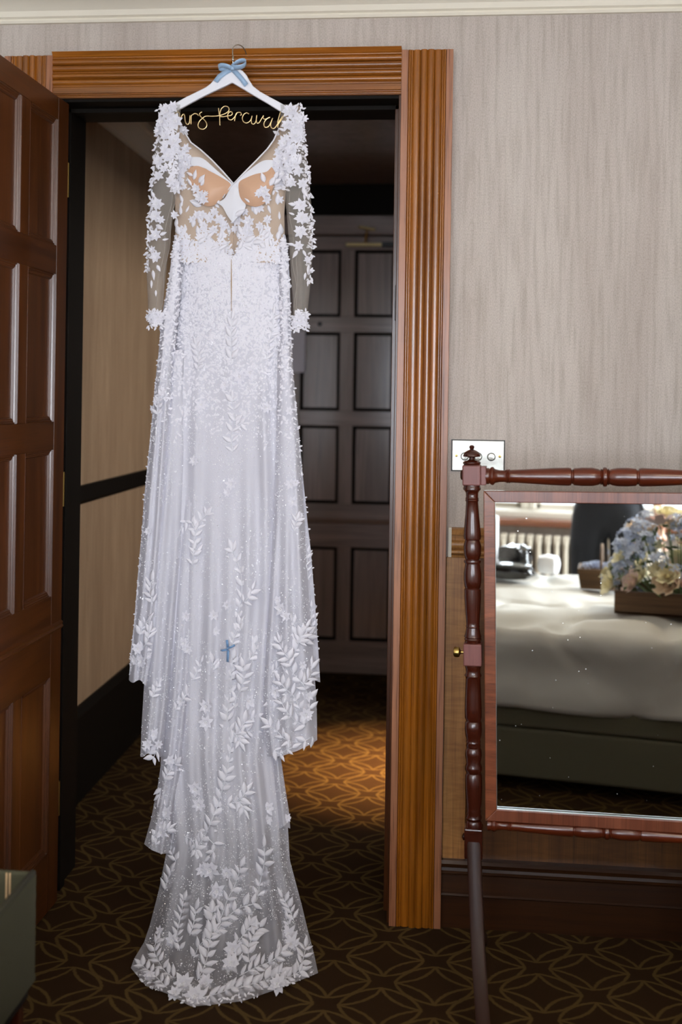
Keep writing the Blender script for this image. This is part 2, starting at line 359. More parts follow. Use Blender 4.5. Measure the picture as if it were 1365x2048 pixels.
# ================================================================== ROOM
CEIL = 2.65; XL = -1.42; XR = 2.55; YW = -4.30
JL, JR = -1.165, -.135      # opening, plaster to plaster
WT = .22                    # thickness of the door wall
struct('floor', MB().box(XL-.2, XR+.2, YW-.3, 3.2, -.1, 0), 'carpet', 'brown carpet with a lattice of tan petal outlines')
struct('ceiling', MB().box(XL-.2, XR+.2, YW-.3, WT, CEIL, CEIL+.1), 'ceil', 'cream ceiling above the cornice')
wb = MB(); wb.box(XL-.2, JL, 0, WT, 0, CEIL); wb.box(JR, XR+.2, 0, WT, 0, CEIL); wb.box(JL, JR, 0, WT, 2.335, CEIL)
struct('wall_back', wb, 'paper', 'beige wall papered with fine vertical streaks around the doorway')
struct('wall_left', MB().box(XL-.2, XL, YW-.3, 0, 0, CEIL), 'paper')
SW0, SW1, SZ0, SZ1 = -3.95, -3.05, .88, 2.20
wr_m = MB(); wr_m.box(XR, XR+.2, YW-.3, SW0, 0, CEIL); wr_m.box(XR, XR+.2, SW1, 0, 0, CEIL); wr_m.box(XR, XR+.2, SW0, SW1, 0, SZ0); wr_m.box(XR, XR+.2, SW0, SW1, SZ1, CEIL)
struct('wall_right', wr_m, 'paper')
wr = empty('window_6', (XR+.1, -3.5, SZ0), kind='structure')
mb = MB()
for a in (SW0, (SW0+SW1)/2-.03, SW1-.06): mb.box(XR+.02, XR+.16, a, a+.06, SZ0, SZ1)
obj('stone_mullion', mb, 'stone', wr, bevel=.006); obj('pane', MB().box(XR+.09, XR+.094, SW0, SW1, SZ0, SZ1), 'glass', wr)
obj('stone_ledge', MB().box(XR-.04, XR+.2, SW0-.04, SW1+.04, SZ0-.05, SZ0), 'stone', wr, bevel=.006)

# profile: list of (across, out). reeded casing
def casing_profile(width):
    W = width; pts = [(0, 0), (0, .028), (.019, .028), (.0195, .024)]
    def bead(c, r, h):
        return [(c+r*math.cos(a), h+r*.9*math.sin(a)) for a in [PI-PI*i/6 for i in range(7)]]
    pts += bead(.0235, .0028, .025)+bead(.0295, .0026, .024)
    x0, x1 = .034, W-.032; n = 4; wd = (x1-x0)/n
    hs = [.027, .031, .031, .027]
    for i in range(n):
        c = x0+wd*(i+.5)
        for k in range(9):
            t = -1+2*k/8; pts.append((c+t*wd*.5, .021+(hs[i]-.021)*math.sqrt(max(0, 1-t*t*.96))))
    pts += bead(W-.0285, .0026, .024)+bead(W-.0228, .0028, .025)
    pts += [(W-.0195, .024), (W-.019, .028), (W, .028), (W, 0)]
    return pts
def casing_v(name, xa, label):
    root = empty(name, (xa, 0, 0), kind='structure'); root['label'] = label
    W = .1445; pr = casing_profile(W)
    mb = MB(); mb.prism([p for p in pr if .0193 < p[0] < W-.0193]+[(W-.0193, 0), (.0193, 0)], lambda p: (xa+p[0], -.012-p[1], 0), lambda p: (xa+p[0], -.012-p[1], 2.4565))
    obj('reeded_moulding', mb, 'oak_v', root, smooth=.6)
    obj('flat_band', MB().box(xa, xa+.0193, -.040, 0, 0, 2.4565), 'oak_band', root, bevel=.0012)
    obj('flat_band', MB().box(xa+W-.0193, xa+W, -.040, 0, 0, 2.4565), 'oak_band', root, bevel=.0012)
    obj('backing_board', MB().box(xa+.002, xa+W-.002, -.0125, 0, 0, 2.4555), 'oak_v', root)
    return root
casing_v('trim_1', -.1475, 'reeded oak door casing on the right of the doorway')
casing_v('trim_2', -1.3020, 'reeded oak door casing behind the open door, left of the doorway')
# header: profile in (z, out)
hroot = empty('trim_3', (-.65, 0, 2.33), kind='structure'); hroot['label'] = 'reeded oak header moulding over the doorway'
hp = [(2.334, 0), (2.334, .030)]
def hb(c, r, h): return [(c+r*math.cos(a), h+r*.8*math.sin(a)) for a in [PI-PI*i/6 for i in range(7)]]
hp += hb(2.3385, .0028, .030)+hb(2.3445, .0024, .029)+[(2.347, .033), (2.3635, .033), (2.364, .027)]+hb(2.3675, .0026, .029)
def roundb(z0, z1, lo, hi):
    return [(z0+(z1-z0)*k/8, lo+(hi-lo)*math.sqrt(max(0, 1-((k-4)/4)**2*.95))) for k in range(9)]
hp += roundb(2.371, 2.388, .027, .036)+roundb(2.388, 2.404, .029, .040)+roundb(2.404, 2.409, .030, .034)+roundb(2.409, 2.428, .029, .040)+roundb(2.428, 2.445, .030, .040)
hp += hb(2.4485, .003, .034)+[(2.452, .036), (2.4645, .046), (2.4645, 0)]
mb = MB(); mb.prism(hp, lambda p: (-1.1575, -p[1]-.002, p[0]), lambda p: (-.1475, -p[1]-.002, p[0]))
obj('reeded_moulding', mb, 'oak_h', hroot, smooth=.6)
# door lining (jambs, head) with stop
dl = empty('trim_4', (-.65, .1, 0), kind='structure'); dl['label'] = 'dark lining of the doorway'
obj('jamb', MB().box(-.1545, -.132, -.024, WT, 0, 2.335), 'door_v', dl, bevel=.002)
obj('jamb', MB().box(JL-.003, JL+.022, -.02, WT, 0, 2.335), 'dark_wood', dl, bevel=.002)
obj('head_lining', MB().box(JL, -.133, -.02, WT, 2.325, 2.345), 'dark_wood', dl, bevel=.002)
obj('stop', MB().box(-.168, -.1545, .05, .09, 0, 2.325), 'door_v', dl, bevel=.0015)
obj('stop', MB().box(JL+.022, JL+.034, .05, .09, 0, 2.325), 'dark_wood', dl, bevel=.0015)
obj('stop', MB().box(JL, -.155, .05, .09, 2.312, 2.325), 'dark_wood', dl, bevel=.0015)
obj('strike_plate', MB().box(-.158, -.1538, -.006, .022, 1.70, 1.80), 'black', dl, bevel=.001)

# cornices
def cornice(name, pts, fn0, fn1, label):
    mb = MB(); mb.prism(pts, fn0, fn1); return struct(name, mb, 'cream', label, smooth=.5)
CPF = [(0, 2.560), (.010, 2.560), (.014, 2.566), (.012, 2.572), (.020, 2.576), (.026, 2.590), (.045, 2.604), (.070, 2.612), (.074, 2.622), (.095, 2.626), (.10, 2.650), (0, 2.65)]
cornice('trim_5', CPF, lambda p: (XL, -p[0], p[1]), lambda p: (XR, -p[0], p[1]), 'cream moulded cornice above the streaked wall')
cornice('trim_6', CPF, lambda p: (XL+p[0], YW, p[1]), lambda p: (XL+p[0], 0, p[1]), 'cream cornice on the left side wall')

# dado rail and wainscot right of the doorway
dr = empty('trim_7', (1, 0, 1.03), kind='structure'); dr['label'] = 'moulded oak dado rail right of the doorway'
dp = [(1.035, 0), (1.035, .016), (1.041, .018), (1.043, .013)]+roundb(1.044, 1.058, .016, .027)+[(1.060, .022)]+roundb(1.062, 1.082, .022, .030)+[(1.084, .020), (1.098, .022), (1.101, .036), (1.116, .040), (1.118, .036), (1.118, 0)]
mb = MB(); mb.prism(dp, lambda p: (.012, -p[1], p[0]), lambda p: (XR, -p[1], p[0])); obj('rail_moulding', mb, 'stile_oak', dr, smooth=.5)
obj('painted_edge', MB().box(.003, .012, -.012, 0, 1.035, 1.118), 'cream', dr)
wn = empty('trim_8', (1, 0, 0), kind='structure'); wn['label'] = 'oak wainscot panelling under the dado rail'
obj('stile', MB().box(-.002, .062, -.016, 0, .185, 1.035), 'stile_oak', wn, bevel=.002)
x = .062
while x < XR-.1:
    x1 = min(x+.62, XR)
    obj('panel', MB().box(x, x1, -.006, 0, .185, 1.035), 'panel_oak', wn)
    obj('stile', MB().box(x1, min(x1+.09, XR), -.016, 0, .185, 1.035), 'panel_oak', wn, bevel=.002)
    obj('panel_moulding', MB().box(x, x+.012, -.013, -.004, .185, 1.0), 'door_v', wn, bevel=.004)
    x = x1+.09
bb = empty('baseboard_back', (1, 0, 0), kind='structure'); bb['label'] = 'oak baseboard with stepped mouldings below the wainscot, coloured darker as shade'
bp_ = [(0, 0), (0, .026), (.088, .026), (.092, .030), (.096, .026), (.148, .022), (.150, .030), (.156, .034), (.160, .028), (.168, .026), (.172, .033), (.182, .036), (.19, .030), (.19, 0)]
mb = MB(); mb.prism(bp_, lambda p: (-.003, -p[1], p[0]), lambda p: (XR, -p[1], p[0])); obj('baseboard_moulding', mb, 'base_wood', bb, smooth=.5)
struct('baseboard_left', MB().box(XL, XL+.02, YW, 0, 0, .19), 'door_h')
# ribbed wooden peg block seen between panel edge and mirror post
pb = MB(); pb.box(.052, .072, -.022, -.006, .745, .795)
for i in range(9): pb.box(.0515, .0725, -.0235, -.022, .747+i*.0053, .7495+i*.0053)
tag(obj('ribbed_block', pb, 'crate', bevel=.001), 'small light brown ribbed block on the wainscot behind the mirror post', 'block')

# ------------------------------------------------------------------ panelled doors
ROWS = [(1.898, 2.254), (1.399, 1.816), (.905, 1.319), (.178, .674)]
def door_leaf(name, fn, Wd, Hd, T, stile, pan, mun, mv, mh, label, mm=None):
    """fn maps (u along width, d depth out of the face, z) to world; front face d=0, leaf goes to d=-T"""
    root = empty(name, fn(0, -T/2, 0), kind='structure'); root['label'] = label
    def bx(nm, u0, u1, d0, d1, z0, z1, mt, bev=.0015):
        mb = MB(); vs = [fn(u, d, z) for u in (u0, u1) for d in (d0, d1) for z in (z0, z1)]
        mb.add(vs, [(0, 1, 3, 2), (4, 6, 7, 5), (0, 4, 5, 1), (2, 3, 7, 6), (0, 2, 6, 4), (1, 5, 7, 3)]); return obj(nm, mb, mt, root, bevel=bev)
    cols = []; u = stile
    for k in range(3): cols.append((u, u+pan)); u += pan+mun
    bx('stile', 0, stile, -T, 0, .006, Hd, mv); bx('stile', Wd-stile, Wd, -T, 0, .006, Hd, mv)
    zr = [.006]+[z for r in ROWS[::-1] for z in r]+[Hd]
    for a, b in zip(zr[::2], zr[1::2]): bx('rail', stile, Wd-stile, -T, -.0004, a, b, mh)
    for i, (z0, z1) in enumerate(ROWS):
        for k in range(2): bx('muntin', cols[k][1], cols[k+1][0], -T, -.0008, z0, z1, mv)
        for (u0, u1) in cols:
            bx('panel', u0-.002, u1+.002, -T*.65, -T*.35, z0-.002, z1+.002, mv, 0)
            # bolection moulding: stepped frame
            for nm, (a0, a1, b0, b1) in (('m', (u0, u0+.016, z0, z1)), ('m', (u1-.016, u1, z0, z1)), ('m', (u0+.016, u1-.016, z0, z0+.016)), ('m', (u0+.016, u1-.016, z1-.016, z1))):
                vert = (b1-b0) > (a1-a0)
                mb = MB()
                prof = [(0, -T*.4), (0, -.002), (.003, -.001), (.0055, -.005), (.008, -.0045), (.0105, -.008), (.013, -.0078), (.016, -.013), (.016, -T*.4)]
                if vert:
                    rev = a0 > u0+.01
                    P_ = [((a1-p) if rev else (a0+p), d) for p, d in prof]
                    mb.prism(P_, lambda p: fn(p[0], p[1], b0), lambda p: fn(p[0], p[1], b1))
                else:
                    rev = b0 > z0+.01
                    P_ = [((b1-p) if rev else (b0+p), d) for p, d in prof]
                    mb.prism(P_, lambda p: fn(a0, p[1], p[0]), lambda p: fn(a1, p[1], p[0]))
                obj('moulding', mb, mm or (mv if vert else mh), root)
    # ledge across the lock rail
    mb = MB(); mb.prism([(.800, -.001), (.800, .004), (.806, .007), (.812, .004), (.818, .006), (.824, -.001)], lambda p: fn(.002, p[1], p[0]), lambda p: fn(Wd-.002, p[1], p[0]))
    obj('ledge_moulding', mb, mh, root, smooth=.5)
    return root, bx
# the open bedroom door: hinge at y=-.024, running towards the camera, face towards +x
dang = math.radians(1.0)
def fnear(u, d, z):
    return Vector((-1.112+d*math.cos(dang)-u*math.sin(dang), -.024-u*math.cos(dang)-d*math.sin(dang), z))
near, bxn = door_leaf('door_1', fnear, .945, 2.318, .043, .078, .200, .0555, 'door_v', 'door_h', 'dark brown panelled door standing open at the left edge')
for z in (.3, 1.2, 2.1):
    mb = MB(); mb.lathe([(-.05, .004), (-.05, .006), (.05, .006), (.05, .004)], (-1.118, -.014, z), n=10); obj('hinge', mb, 'brass', near, smooth=.6)
# far door
FX0 = -.885
def ffar(u, d, z): return Vector((FX0+u, 2.70-d, z))
far, bxf = door_leaf('door_2', ffar, .96, 2.325, .045, .0905, .2115, .0735, 'far_v', 'far_h', 'dark panelled door at the far end of the corridor', 'dark_wood')  # near-black mouldings paint the shade of the panel recesses
# notice on far door, door closer, door viewer
nt = MB(); p0 = at(583, 662, 2.695); p1 = at(610, 745, 2.695); nt.box(p0.x-.06, p1.x, 2.690, 2.6985, p1.z, p0.z)
obj('notice_card', nt, 'notice', far, bevel=.001, label='pale notice card')
vx = at(640, 648, 2.69); obj('door_viewer', MB().lathe([(0, .006), (.004, .012), (.006, .012), (.008, .008)], (vx.x, 2.698, vx.z), (0, -1, 0), 12), 'black', far)
a = at(692, 489, 2.64); b = at(768, 489, 2.64); c = at(748, 489, 2.64)
obj('closer_body', MB().lathe([(0, .002), (.004, .009), (.12, .009), (.124, .006), (.128, .009), ((b-a).length-.003, .009), ((b-a).length, .003)], (a.x, 2.64, a.z), (1, 0, 0), 14), 'glint_brass', far, smooth=.6)
obj('closer_bracket', MB().box(b.x-.01, b.x+.09, 2.63, 2.698, a.z-.012, a.z+.012), 'black', far, bevel=.003)
d0 = at(718, 452, 2.56); d1 = at(750, 460, 2.62)
mb = MB(); mb.box(-.045, .045, -.012, .012, -.006, .006)
ca = obj('closer_arm', mb, 'glint_brass', None, bevel=.003); ca.rotation_euler = (0, .10, .5); ca.location = ((d0.x+d1.x)/2, 2.60, (d0.z+d1.z)/2)
attach(ca, far)
mb = MB(); e0 = at(735, 462, 2.6); mb.tube([(e0.x, 2.6, e0.z+.02), (e0.x-.01, 2.62, e0.z-.06)], .006); obj('closer_pivot', mb, 'brass', far)

# ------------------------------------------------------------------ corridor
CX0, CX1, CY1 = -1.331, .27, 2.70; CZ = 2.60
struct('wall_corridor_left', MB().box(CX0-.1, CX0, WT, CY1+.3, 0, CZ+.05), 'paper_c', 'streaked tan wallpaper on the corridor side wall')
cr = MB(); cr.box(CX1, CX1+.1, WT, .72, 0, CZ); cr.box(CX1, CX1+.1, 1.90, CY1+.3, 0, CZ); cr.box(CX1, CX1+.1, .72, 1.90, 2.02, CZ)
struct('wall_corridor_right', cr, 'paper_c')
fw_ = MB(); fw_.box(CX0, FX0-.09, CY1-.02, CY1+.1, 0, CZ); fw_.box(FX0+1.05, CX1, CY1-.02, CY1+.1, 0, CZ); fw_.box(FX0-.09, FX0+1.05, CY1-.02, CY1+.1, 2.43, CZ)
struct('wall_corridor_end', fw_, 'dark_wood')
struct('wall_corridor_backing', MB().box(FX0-.1, FX0+1.06, CY1+.06, CY1+.12, 0, 2.5), 'dark_wood')
ft = empty('trim_9', (FX0, CY1, 0), kind='structure'); ft['label'] = 'dark frame around the far corridor door'
obj('frame_post', MB().box(FX0-.09, FX0-.002, CY1-.05, CY1+.05, 0, 2.43), 'far_v', ft, bevel=.004)
obj('frame_post', MB().box(FX0+.962, FX0+1.05, CY1-.05, CY1+.05, 0, 2.43), 'far_v', ft, bevel=.004)
obj('frame_head', MB().box(FX0-.002, FX0+.962, CY1-.05, CY1+.05, 2.33, 2.43), 'far_h', ft, bevel=.004)
struct('ceiling_corridor', MB().box(CX0-.1, 2.0, WT, CY1+.3, CZ, CZ+.1), 'far_v')  # ceiling coloured dark brown to stand for the unlit corridor top
cornice('trim_10', [(0, 2.495), (.012, 2.497), (.014, 2.508), (.024, 2.515), (.045, 2.55), (.05, 2.572), (.066, 2.575), (.07, 2.60), (0, 2.60)],
        lambda p: (CX0+p[0], WT, p[1]), lambda p: (CX0+p[0], CY1, p[1]), 'cream cornice along the corridor wall')
mb = MB(); mb.prism([(1.077, 0), (1.077, .014), (1.09, .022), (1.13, .022), (1.143, .014), (1.143, 0)], lambda p: (CX0+p[1], WT, p[0]), lambda p: (CX0+p[1], CY1, p[0]))
struct('trim_11', mb, 'dark_wood', 'black dado rail along the corridor wall')
mb = MB(); mb.prism([(0, 0), (0, .022), (.31, .022), (.34, .010), (.34, 0)], lambda p: (CX0+p[1], WT, p[0]), lambda p: (CX0+p[1], CY1, p[0]))
struct('baseboard_corridor', mb, 'dark_wood', 'tall black baseboard along the corridor wall')
# side room that lends the corridor its warm patch of light
sr = MB(); sr.box(1.8, 1.9, WT, CY1+.3, 0, CZ); sr.box(CX1+.1, 1.9, CY1+.2, CY1+.3, 0, CZ)
struct('wall_side_room', sr, 'paper_c')
dlm = empty('ceiling_downlight', (1.0, 1.38, 2.6), 'round recessed ceiling downlight in the side room off the corridor', 'ceiling light')
obj('rim', MB().lathe([(0, .075), (.012, .072), (.012, .055), (0, .055)], (.95, 1.38, 2.585), (0, 0, 1), 24), 'lampshade', dlm, smooth=.5)
obj('bulb', MB().lathe([(0, .05), (.004, .05)], (.95, 1.38, 2.590), (0, 0, 1), 20), 'lampglow', dlm)

# ------------------------------------------------------------------ window wall behind the camera
WZ0, WZ1, WX0, WX1 = .80, 2.36, -1.32, 1.96
wf = MB(); wf.box(XL-.2, WX0, YW-.3, YW, 0, CEIL); wf.box(WX1, XR+.2, YW-.3, YW, 0, CEIL); wf.box(WX0, WX1, YW-.3, YW, 0, WZ0-.02); wf.box(WX0, WX1, YW-.3, YW, WZ1, CEIL)
struct('wall_front', wf, 'paper')
sl = empty('trim_12', (.5, YW, .8), kind='structure'); sl['label'] = 'stone window ledge over a wooden sill, seen in the mirror'
obj('stone_ledge', MB().box(WX0-.05, WX1+.05, YW-.3, YW+.005, .762, WZ0), 'stone', sl, bevel=.006)
obj('wooden_sill', MB().box(WX0-.08, WX1+.08, YW-.02, YW+.10, .722, .762), 'sillwood', sl, bevel=.008)
nwin = 6; ww = (WX1-WX0)/nwin
for i in range(nwin):
    a0 = WX0+ww*i; a1 = a0+ww
    wr = empty('window_%d' % (i+1), ((a0+a1)/2, YW-.15, WZ0), kind='structure')
    mb = MB(); t = .045
    mb.box(a0, a0+t, YW-.28, YW-.16, WZ0, WZ1); mb.box(a1-t, a1, YW-.28, YW-.16, WZ0, WZ1); mb.box(a0, a1, YW-.28, YW-.16, WZ1-t, WZ1)
    obj('stone_mullion', mb, 'stone', wr, bevel=.008)
    mb = MB(); s_ = .028; u0, u1, v0, v1 = a0+t, a1-t, WZ0, WZ1-t
    mb.box(u0, u0+s_, YW-.27, YW-.24, v0, v1); mb.box(u1-s_, u1, YW-.27, YW-.24, v0, v1); mb.box(u0, u1, YW-.27, YW-.24, v0, v0+s_); mb.box(u0, u1, YW-.27, YW-.24, v1-s_, v1); mb.box(u0, u1, YW-.268, YW-.242, (v0+v1)/2+.2, (v0+v1)/2+.222)
    obj('window_frame', mb, 'stone', wr, bevel=.003)
    obj('pane', MB().box(u0+s_, u1-s_, YW-.257, YW-.253, v0+s_, v1-s_), 'glass', wr)
# radiator under the sill
rr_ = empty('radiator', (.2, YW+.12, 0), 'cream cast iron column radiator under the window sill, seen in the mirror', 'radiator')
for i in range(18):
    x = -.34+i*.052; mb = MB()
    for yy in (YW+.05, YW+.11): mb.lathe([(.09, .012), (.11, .019), (.14, .015), (.60, .015), (.63, .019), (.66, .012)], (x, yy, 0), (0, 0, 1), 10)
    mb.box(x-.018, x+.018, YW+.035, YW+.125, .625, .672); mb.box(x-.018, x+.018, YW+.035, YW+.125, .09, .13)
    obj('column', mb, 'rad', rr_, bevel=.006)
for x in (-.34, .544): obj('foot', MB().box(x-.012, x+.012, YW+.04, YW+.12, 0, .10), 'rad', rr_, bevel=.004)

# unseen tall cabinet added right of the frame to cast shade on the wall
cb = empty('shade_cabinet', (1.2, -.35, 0), 'unseen tall cabinet added right of the mirror to shade the wall', 'shade_cabinet')
obj('carcass', MB().box(.785, 1.66, -.66, -.045, .08, 1.80), 'door_v', cb, bevel=.004)
for a0, a1 in ((.795, 1.222), (1.228, 1.65)):
    d_ = obj('door', MB().box(a0, a1, -.682, -.66, .12, 1.76), 'door_v', cb, bevel=.004)
    obj('knob', MB().lathe([(0, .005), (.012, .005), (.018, .012), (.026, .010), (.03, .002)], ((a1-.04) if a0 < 1.1 else (a0+.04), -.682, 1.0), (0, -1, 0), 12), 'brass', d_)
obj('plinth', MB().box(.795, 1.65, -.64, -.05, 0, .08), 'dark_wood', cb)
obj('crown', MB().box(.772, 1.673, -.675, -.04, 1.80, 1.84), 'door_v', cb, bevel=.01)

# ================================================================== SWITCH PLATE
sw = empty('dimmer_switch', (.082, 0, 1.33), 'brushed steel dimmer switch plate on the wall above the mirror post', 'light switch')
pc = [at(911, 874, 0), at(1016, 877, 0), at(1014, 937, 0), at(909, 935, 0)]
sx0, sx1, sz1, sz0 = .0095, .1555, 1.3640, 1.2785
obj('back_box', MB().box(sx0-.002, sx1+.002, -.006, 0, sz0-.002, sz1+.002), 'black', sw)
obj('face_plate', MB().box(sx0, sx1, -.0095, -.005, sz0, sz1), 'steel', sw, bevel=.002, seg=3)
for k in range(3):
    cx = sx0+.036+.037*k
    obj('knob_ring', MB().lathe([(0, .0118), (.0004, .0118)], (cx, -.0095, 1.319), (0, -1, 0), 24), 'black', sw)
    kn = obj('dimmer_knob', MB().lathe([(0, .010), (.002, .0105), (.010, .0098), (.013, .0085), (.0135, .001)], (cx, -.0095, 1.319), (0, -1, 0), 28), 'steel', sw, smooth=.5)
for cx in (sx0+.0125, sx1-.0125):
    s1 = obj('screw', MB().lathe([(0, .0040), (.0014, .0036), (.0018, .001)], (cx, -.0095, 1.3205), (0, -1, 0), 16), 'brass', sw, smooth=.5)
    obj('slot', MB().box(cx-.0006, cx+.0006, -.0116, -.0110, 1.3178, 1.3232), 'black', s1)

# ================================================================== CHEVAL MIRROR
TH = math.radians(5.0)
Rv = Vector((math.cos(TH), -math.sin(TH), .02)).normalized(); Nv = Vector((math.sin(TH), math.cos(TH), 0)); Uv = Rv.cross(Nv).normalized()
M0 = Vector((.059, -.36, 1.292)); MO = M0-Uv*1.292
def ml(s, t, z): return MO+Rv*s+Nv*t+Uv*z          # s right, t away from camera, z up
ch = empty('cheval_mirror', MO, 'mahogany cheval mirror with turned posts standing at the right edge', 'mirror')
PXM = .00124
def zpx(y): return 1.292-(y-950)*.001257
def turned(name, prof_px, s, mt='mahog', parent=ch):
    mb = MB(); mb.lathe([(zpx(y), r*PXM) for y, r in prof_px[::-1]], ml(s, 0, 0), Uv, 28); return obj(name, mb, mt, parent, smooth=.7)
def mbox(name, s0, s1, t0, t1, z0, z1, mt, parent, bev=.002):
    mb = MB(); vs = [ml(a, b, c) for a in (s0, s1) for b in (t0, t1) for c in (z0, z1)]
    mb.add(vs, [(0, 1, 3, 2), (4, 6, 7, 5), (0, 4, 5, 1), (2, 3, 7, 6), (0, 2, 6, 4), (1, 5, 7, 3)]); return obj(name, mb, mt, parent, bevel=bev)
FIN = [(890.5, 1), (891.5, 4), (894, 5.6), (897, 4.6), (899, 3.4), (900, 5.5), (902, 10), (905, 14.5), (909, 17.2), (912, 18), (913.5, 17), (914, 9), (916, 5.6), (919, 6.4), (921, 10), (922, 15), (923, 16), (924.5, 18), (927, 18), (929, 16.5), (931, 16)]
UPP = [(968, 16.5), (974, 17), (976, 18), (979, 17.5), (981, 15), (985, 12.6), (994, 12.2), (996, 13.6), (998, 12.8), (1000, 13.8), (1003, 12.2), (1030, 14), (1060, 17), (1072, 17.8), (1077, 17), (1078.5, 14.5), (1081, 15.5), (1090, 17.8), (1105, 17.6), (1113, 15.5), (1117, 14), (1118, 16.5), (1121, 17.4), (1124, 16.5), (1125, 14.5), (1129, 15.5), (1133, 16), (1145, 18), (1160, 17.8), (1172, 16), (1174, 14.6), (1176, 16.8), (1190, 17), (1215, 15.6), (1242, 13.6), (1248, 13.4), (1250, 14.6), (1252, 13.4), (1255, 14), (1262, 15), (1268, 16.6), (1270, 17.6), (1272, 15.6), (1275, 17.4), (1278, 15.6), (1284, 16)]
LOW = [(1324, 16), (1330, 16.2), (1334, 15), (1342, 14.5), (1347, 17.4), (1350, 15.5), (1353, 14.8), (1380, 16), (1410, 17.2), (1430, 17.2), (1437, 14.6), (1440, 16.8), (1452, 17.4), (1465, 16.5), (1475, 13.4), (1479, 15), (1482, 13.8), (1486, 15), (1490, 13.8), (1496, 16.5), (1505, 17), (1520, 14), (1527, 17), (1533, 17.4), (1540, 14.6), (1545, 17), (1570, 17.4), (1600, 16), (1612, 13.6), (1616, 15), (1620, 13.6), (1628, 16.6), (1634, 14), (1638, 16), (1648, 16)]
SC = .646
def leg_mb(sp, sgn, ds, floor):
    """sabre leg: rectangular section swept along a curve out of the post base"""
    path = [(0, .395), (.020, .33), (.045, .27), (.080, .20), (.125, .135), (.175, .085), (.230, .045), (.275, .022), (.30, .014)]
    if sgn > 0: path = [(t*.82, z) for t, z in path]
    wid = [.017, .0165, .0165, .0165, .0165, .0165, .0165, .017, .018]; th = [.016, .018, .017, .015, .0135, .0125, .012, .013, .013]
    vs = []; fs = []
    for i, (t, z) in enumerate(path):
        a = path[max(i-1, 0)]; b = path[min(i+1, len(path)-1)]; d = Vector((b[0]-a[0], b[1]-a[1])).normalized(); nn = Vector((-d.y, d.x))
        for (cw, ct) in ((-1, -1), (-.8, -1.15), (.8, -1.15), (1, -1), (1, 1), (.8, 1.15), (-.8, 1.15), (-1, 1)):
            tt = t+nn.x*th[i]*ct; zz = z+nn.y*th[i]*ct
            zz = max(zz+floor*(1-z/.395), floor) if z < .2 else zz+floor*(1-z/.395)
            vs.append(ml(sp+ds*t/.3+cw*wid[i], sgn*(-1)*(-tt) if sgn > 0 else -tt, zz))
    n = 8
    for i in range(len(path)-1):
        for k in range(n): fs.append((i*n+k, i*n+(k+1) % n, (i+1)*n+(k+1) % n, (i+1)*n+k))
    fs.append(tuple(range(n))[::-1]); fs.append(tuple((len(path)-1)*n+k for k in range(n)))
    return MB().add(vs, fs)
for s0 in (0, SC):
    turned('finial', FIN, s0)
    blk = mbox('upper_block', s0-.0225, s0+.0225, -.0225, .0225, zpx(970), zpx(930), 'block', ch, .003)
    sg = -1 if s0 == 0 else 1
    obj('side_boss', MB().lathe([(0, .012), (.003, .013), (.006, .009), (.0065, .001)], ml(s0+sg*.0225, 0, 1.292), Rv*sg, 16), 'mahog', ch, smooth=.6)
    turned('post', UPP, s0)
    mbox('middle_block', s0-.0225, s0+.0225, -.0225, .0225, zpx(1325.5), zpx(1282.5), 'block', ch, .003)
    turned('post', LOW, s0)
    mbox('lower_block', s0-.0225, s0+.0225, -.0225, .0225, zpx(1705), zpx(1646), 'mahog', ch, .003)
    kn = MB(); kn.lathe([(0, .0035), (.007, .0035), (.009, .006), (.012, .0125), (.018, .0135), (.024, .012), (.026, .008), (.0265, .001)], ml(s0+sg*.0225, 0, zpx(1302)), Rv*sg, 20)
    obj('pivot_knob', kn, 'brass', ch, smooth=.5)
    obj('leg', leg_mb(s0, -1, .046, -.02*s0+.004), 'mahog_leg', ch, smooth=.7)
    obj('leg', leg_mb(s0, 1, 0, -.02*s0+.004), 'mahog_leg', ch, smooth=.7)
    obj('lower_boss', MB().lathe([(0, .008), (.004, .009), (.007, .004)], ml(s0+sg*.0225, 0, zpx(1668)), Rv*sg, 14), 'mahog', ch, smooth=.6)
# crossbars (half profile mirrored about the middle)
def crossbar(name, z, k, half):
    full = half+[(2*.323-s, r) for s, r in half[::-1]]
    mb = MB(); mb.lathe([(s, r*k) for s, r in full], ml(0, 0, z), Rv, 26); return obj(name, mb, 'mahog_x', ch, smooth=.7)
def spx(x): return (x-945)*.001222
HALF = [(spx(x), r*PXM) for x, r in [(973, 16), (978, 16.5), (981, 15), (984, 18), (988, 18.5), (992, 14), (1000, 12.2), (1010, 11.8), (1014, 13), (1016, 14.6), (1018, 13), (1020, 14.6), (1023, 12.6), (1060, 14.6), (1110, 17.4), (1138, 18.2), (1143, 17), (1144.5, 14), (1147, 14.5), (1149, 17), (1165, 18.4), (1185, 18.2), (1196, 16), (1200, 14), (1202, 17), (1204, 14.5), (1206, 18.6), (1209.3, 19.4)]]
crossbar('top_rail', 1.290, 1.0, HALF)
crossbar('bottom_rail', .424, .72, HALF)
mbox('rail_tenon', .0225, .036, -.019, .019, zpx(969), zpx(932), 'block', ch, .002); mbox('rail_tenon', SC-.036, SC-.0225, -.019, .019, zpx(969), zpx(932), 'block', ch, .002)
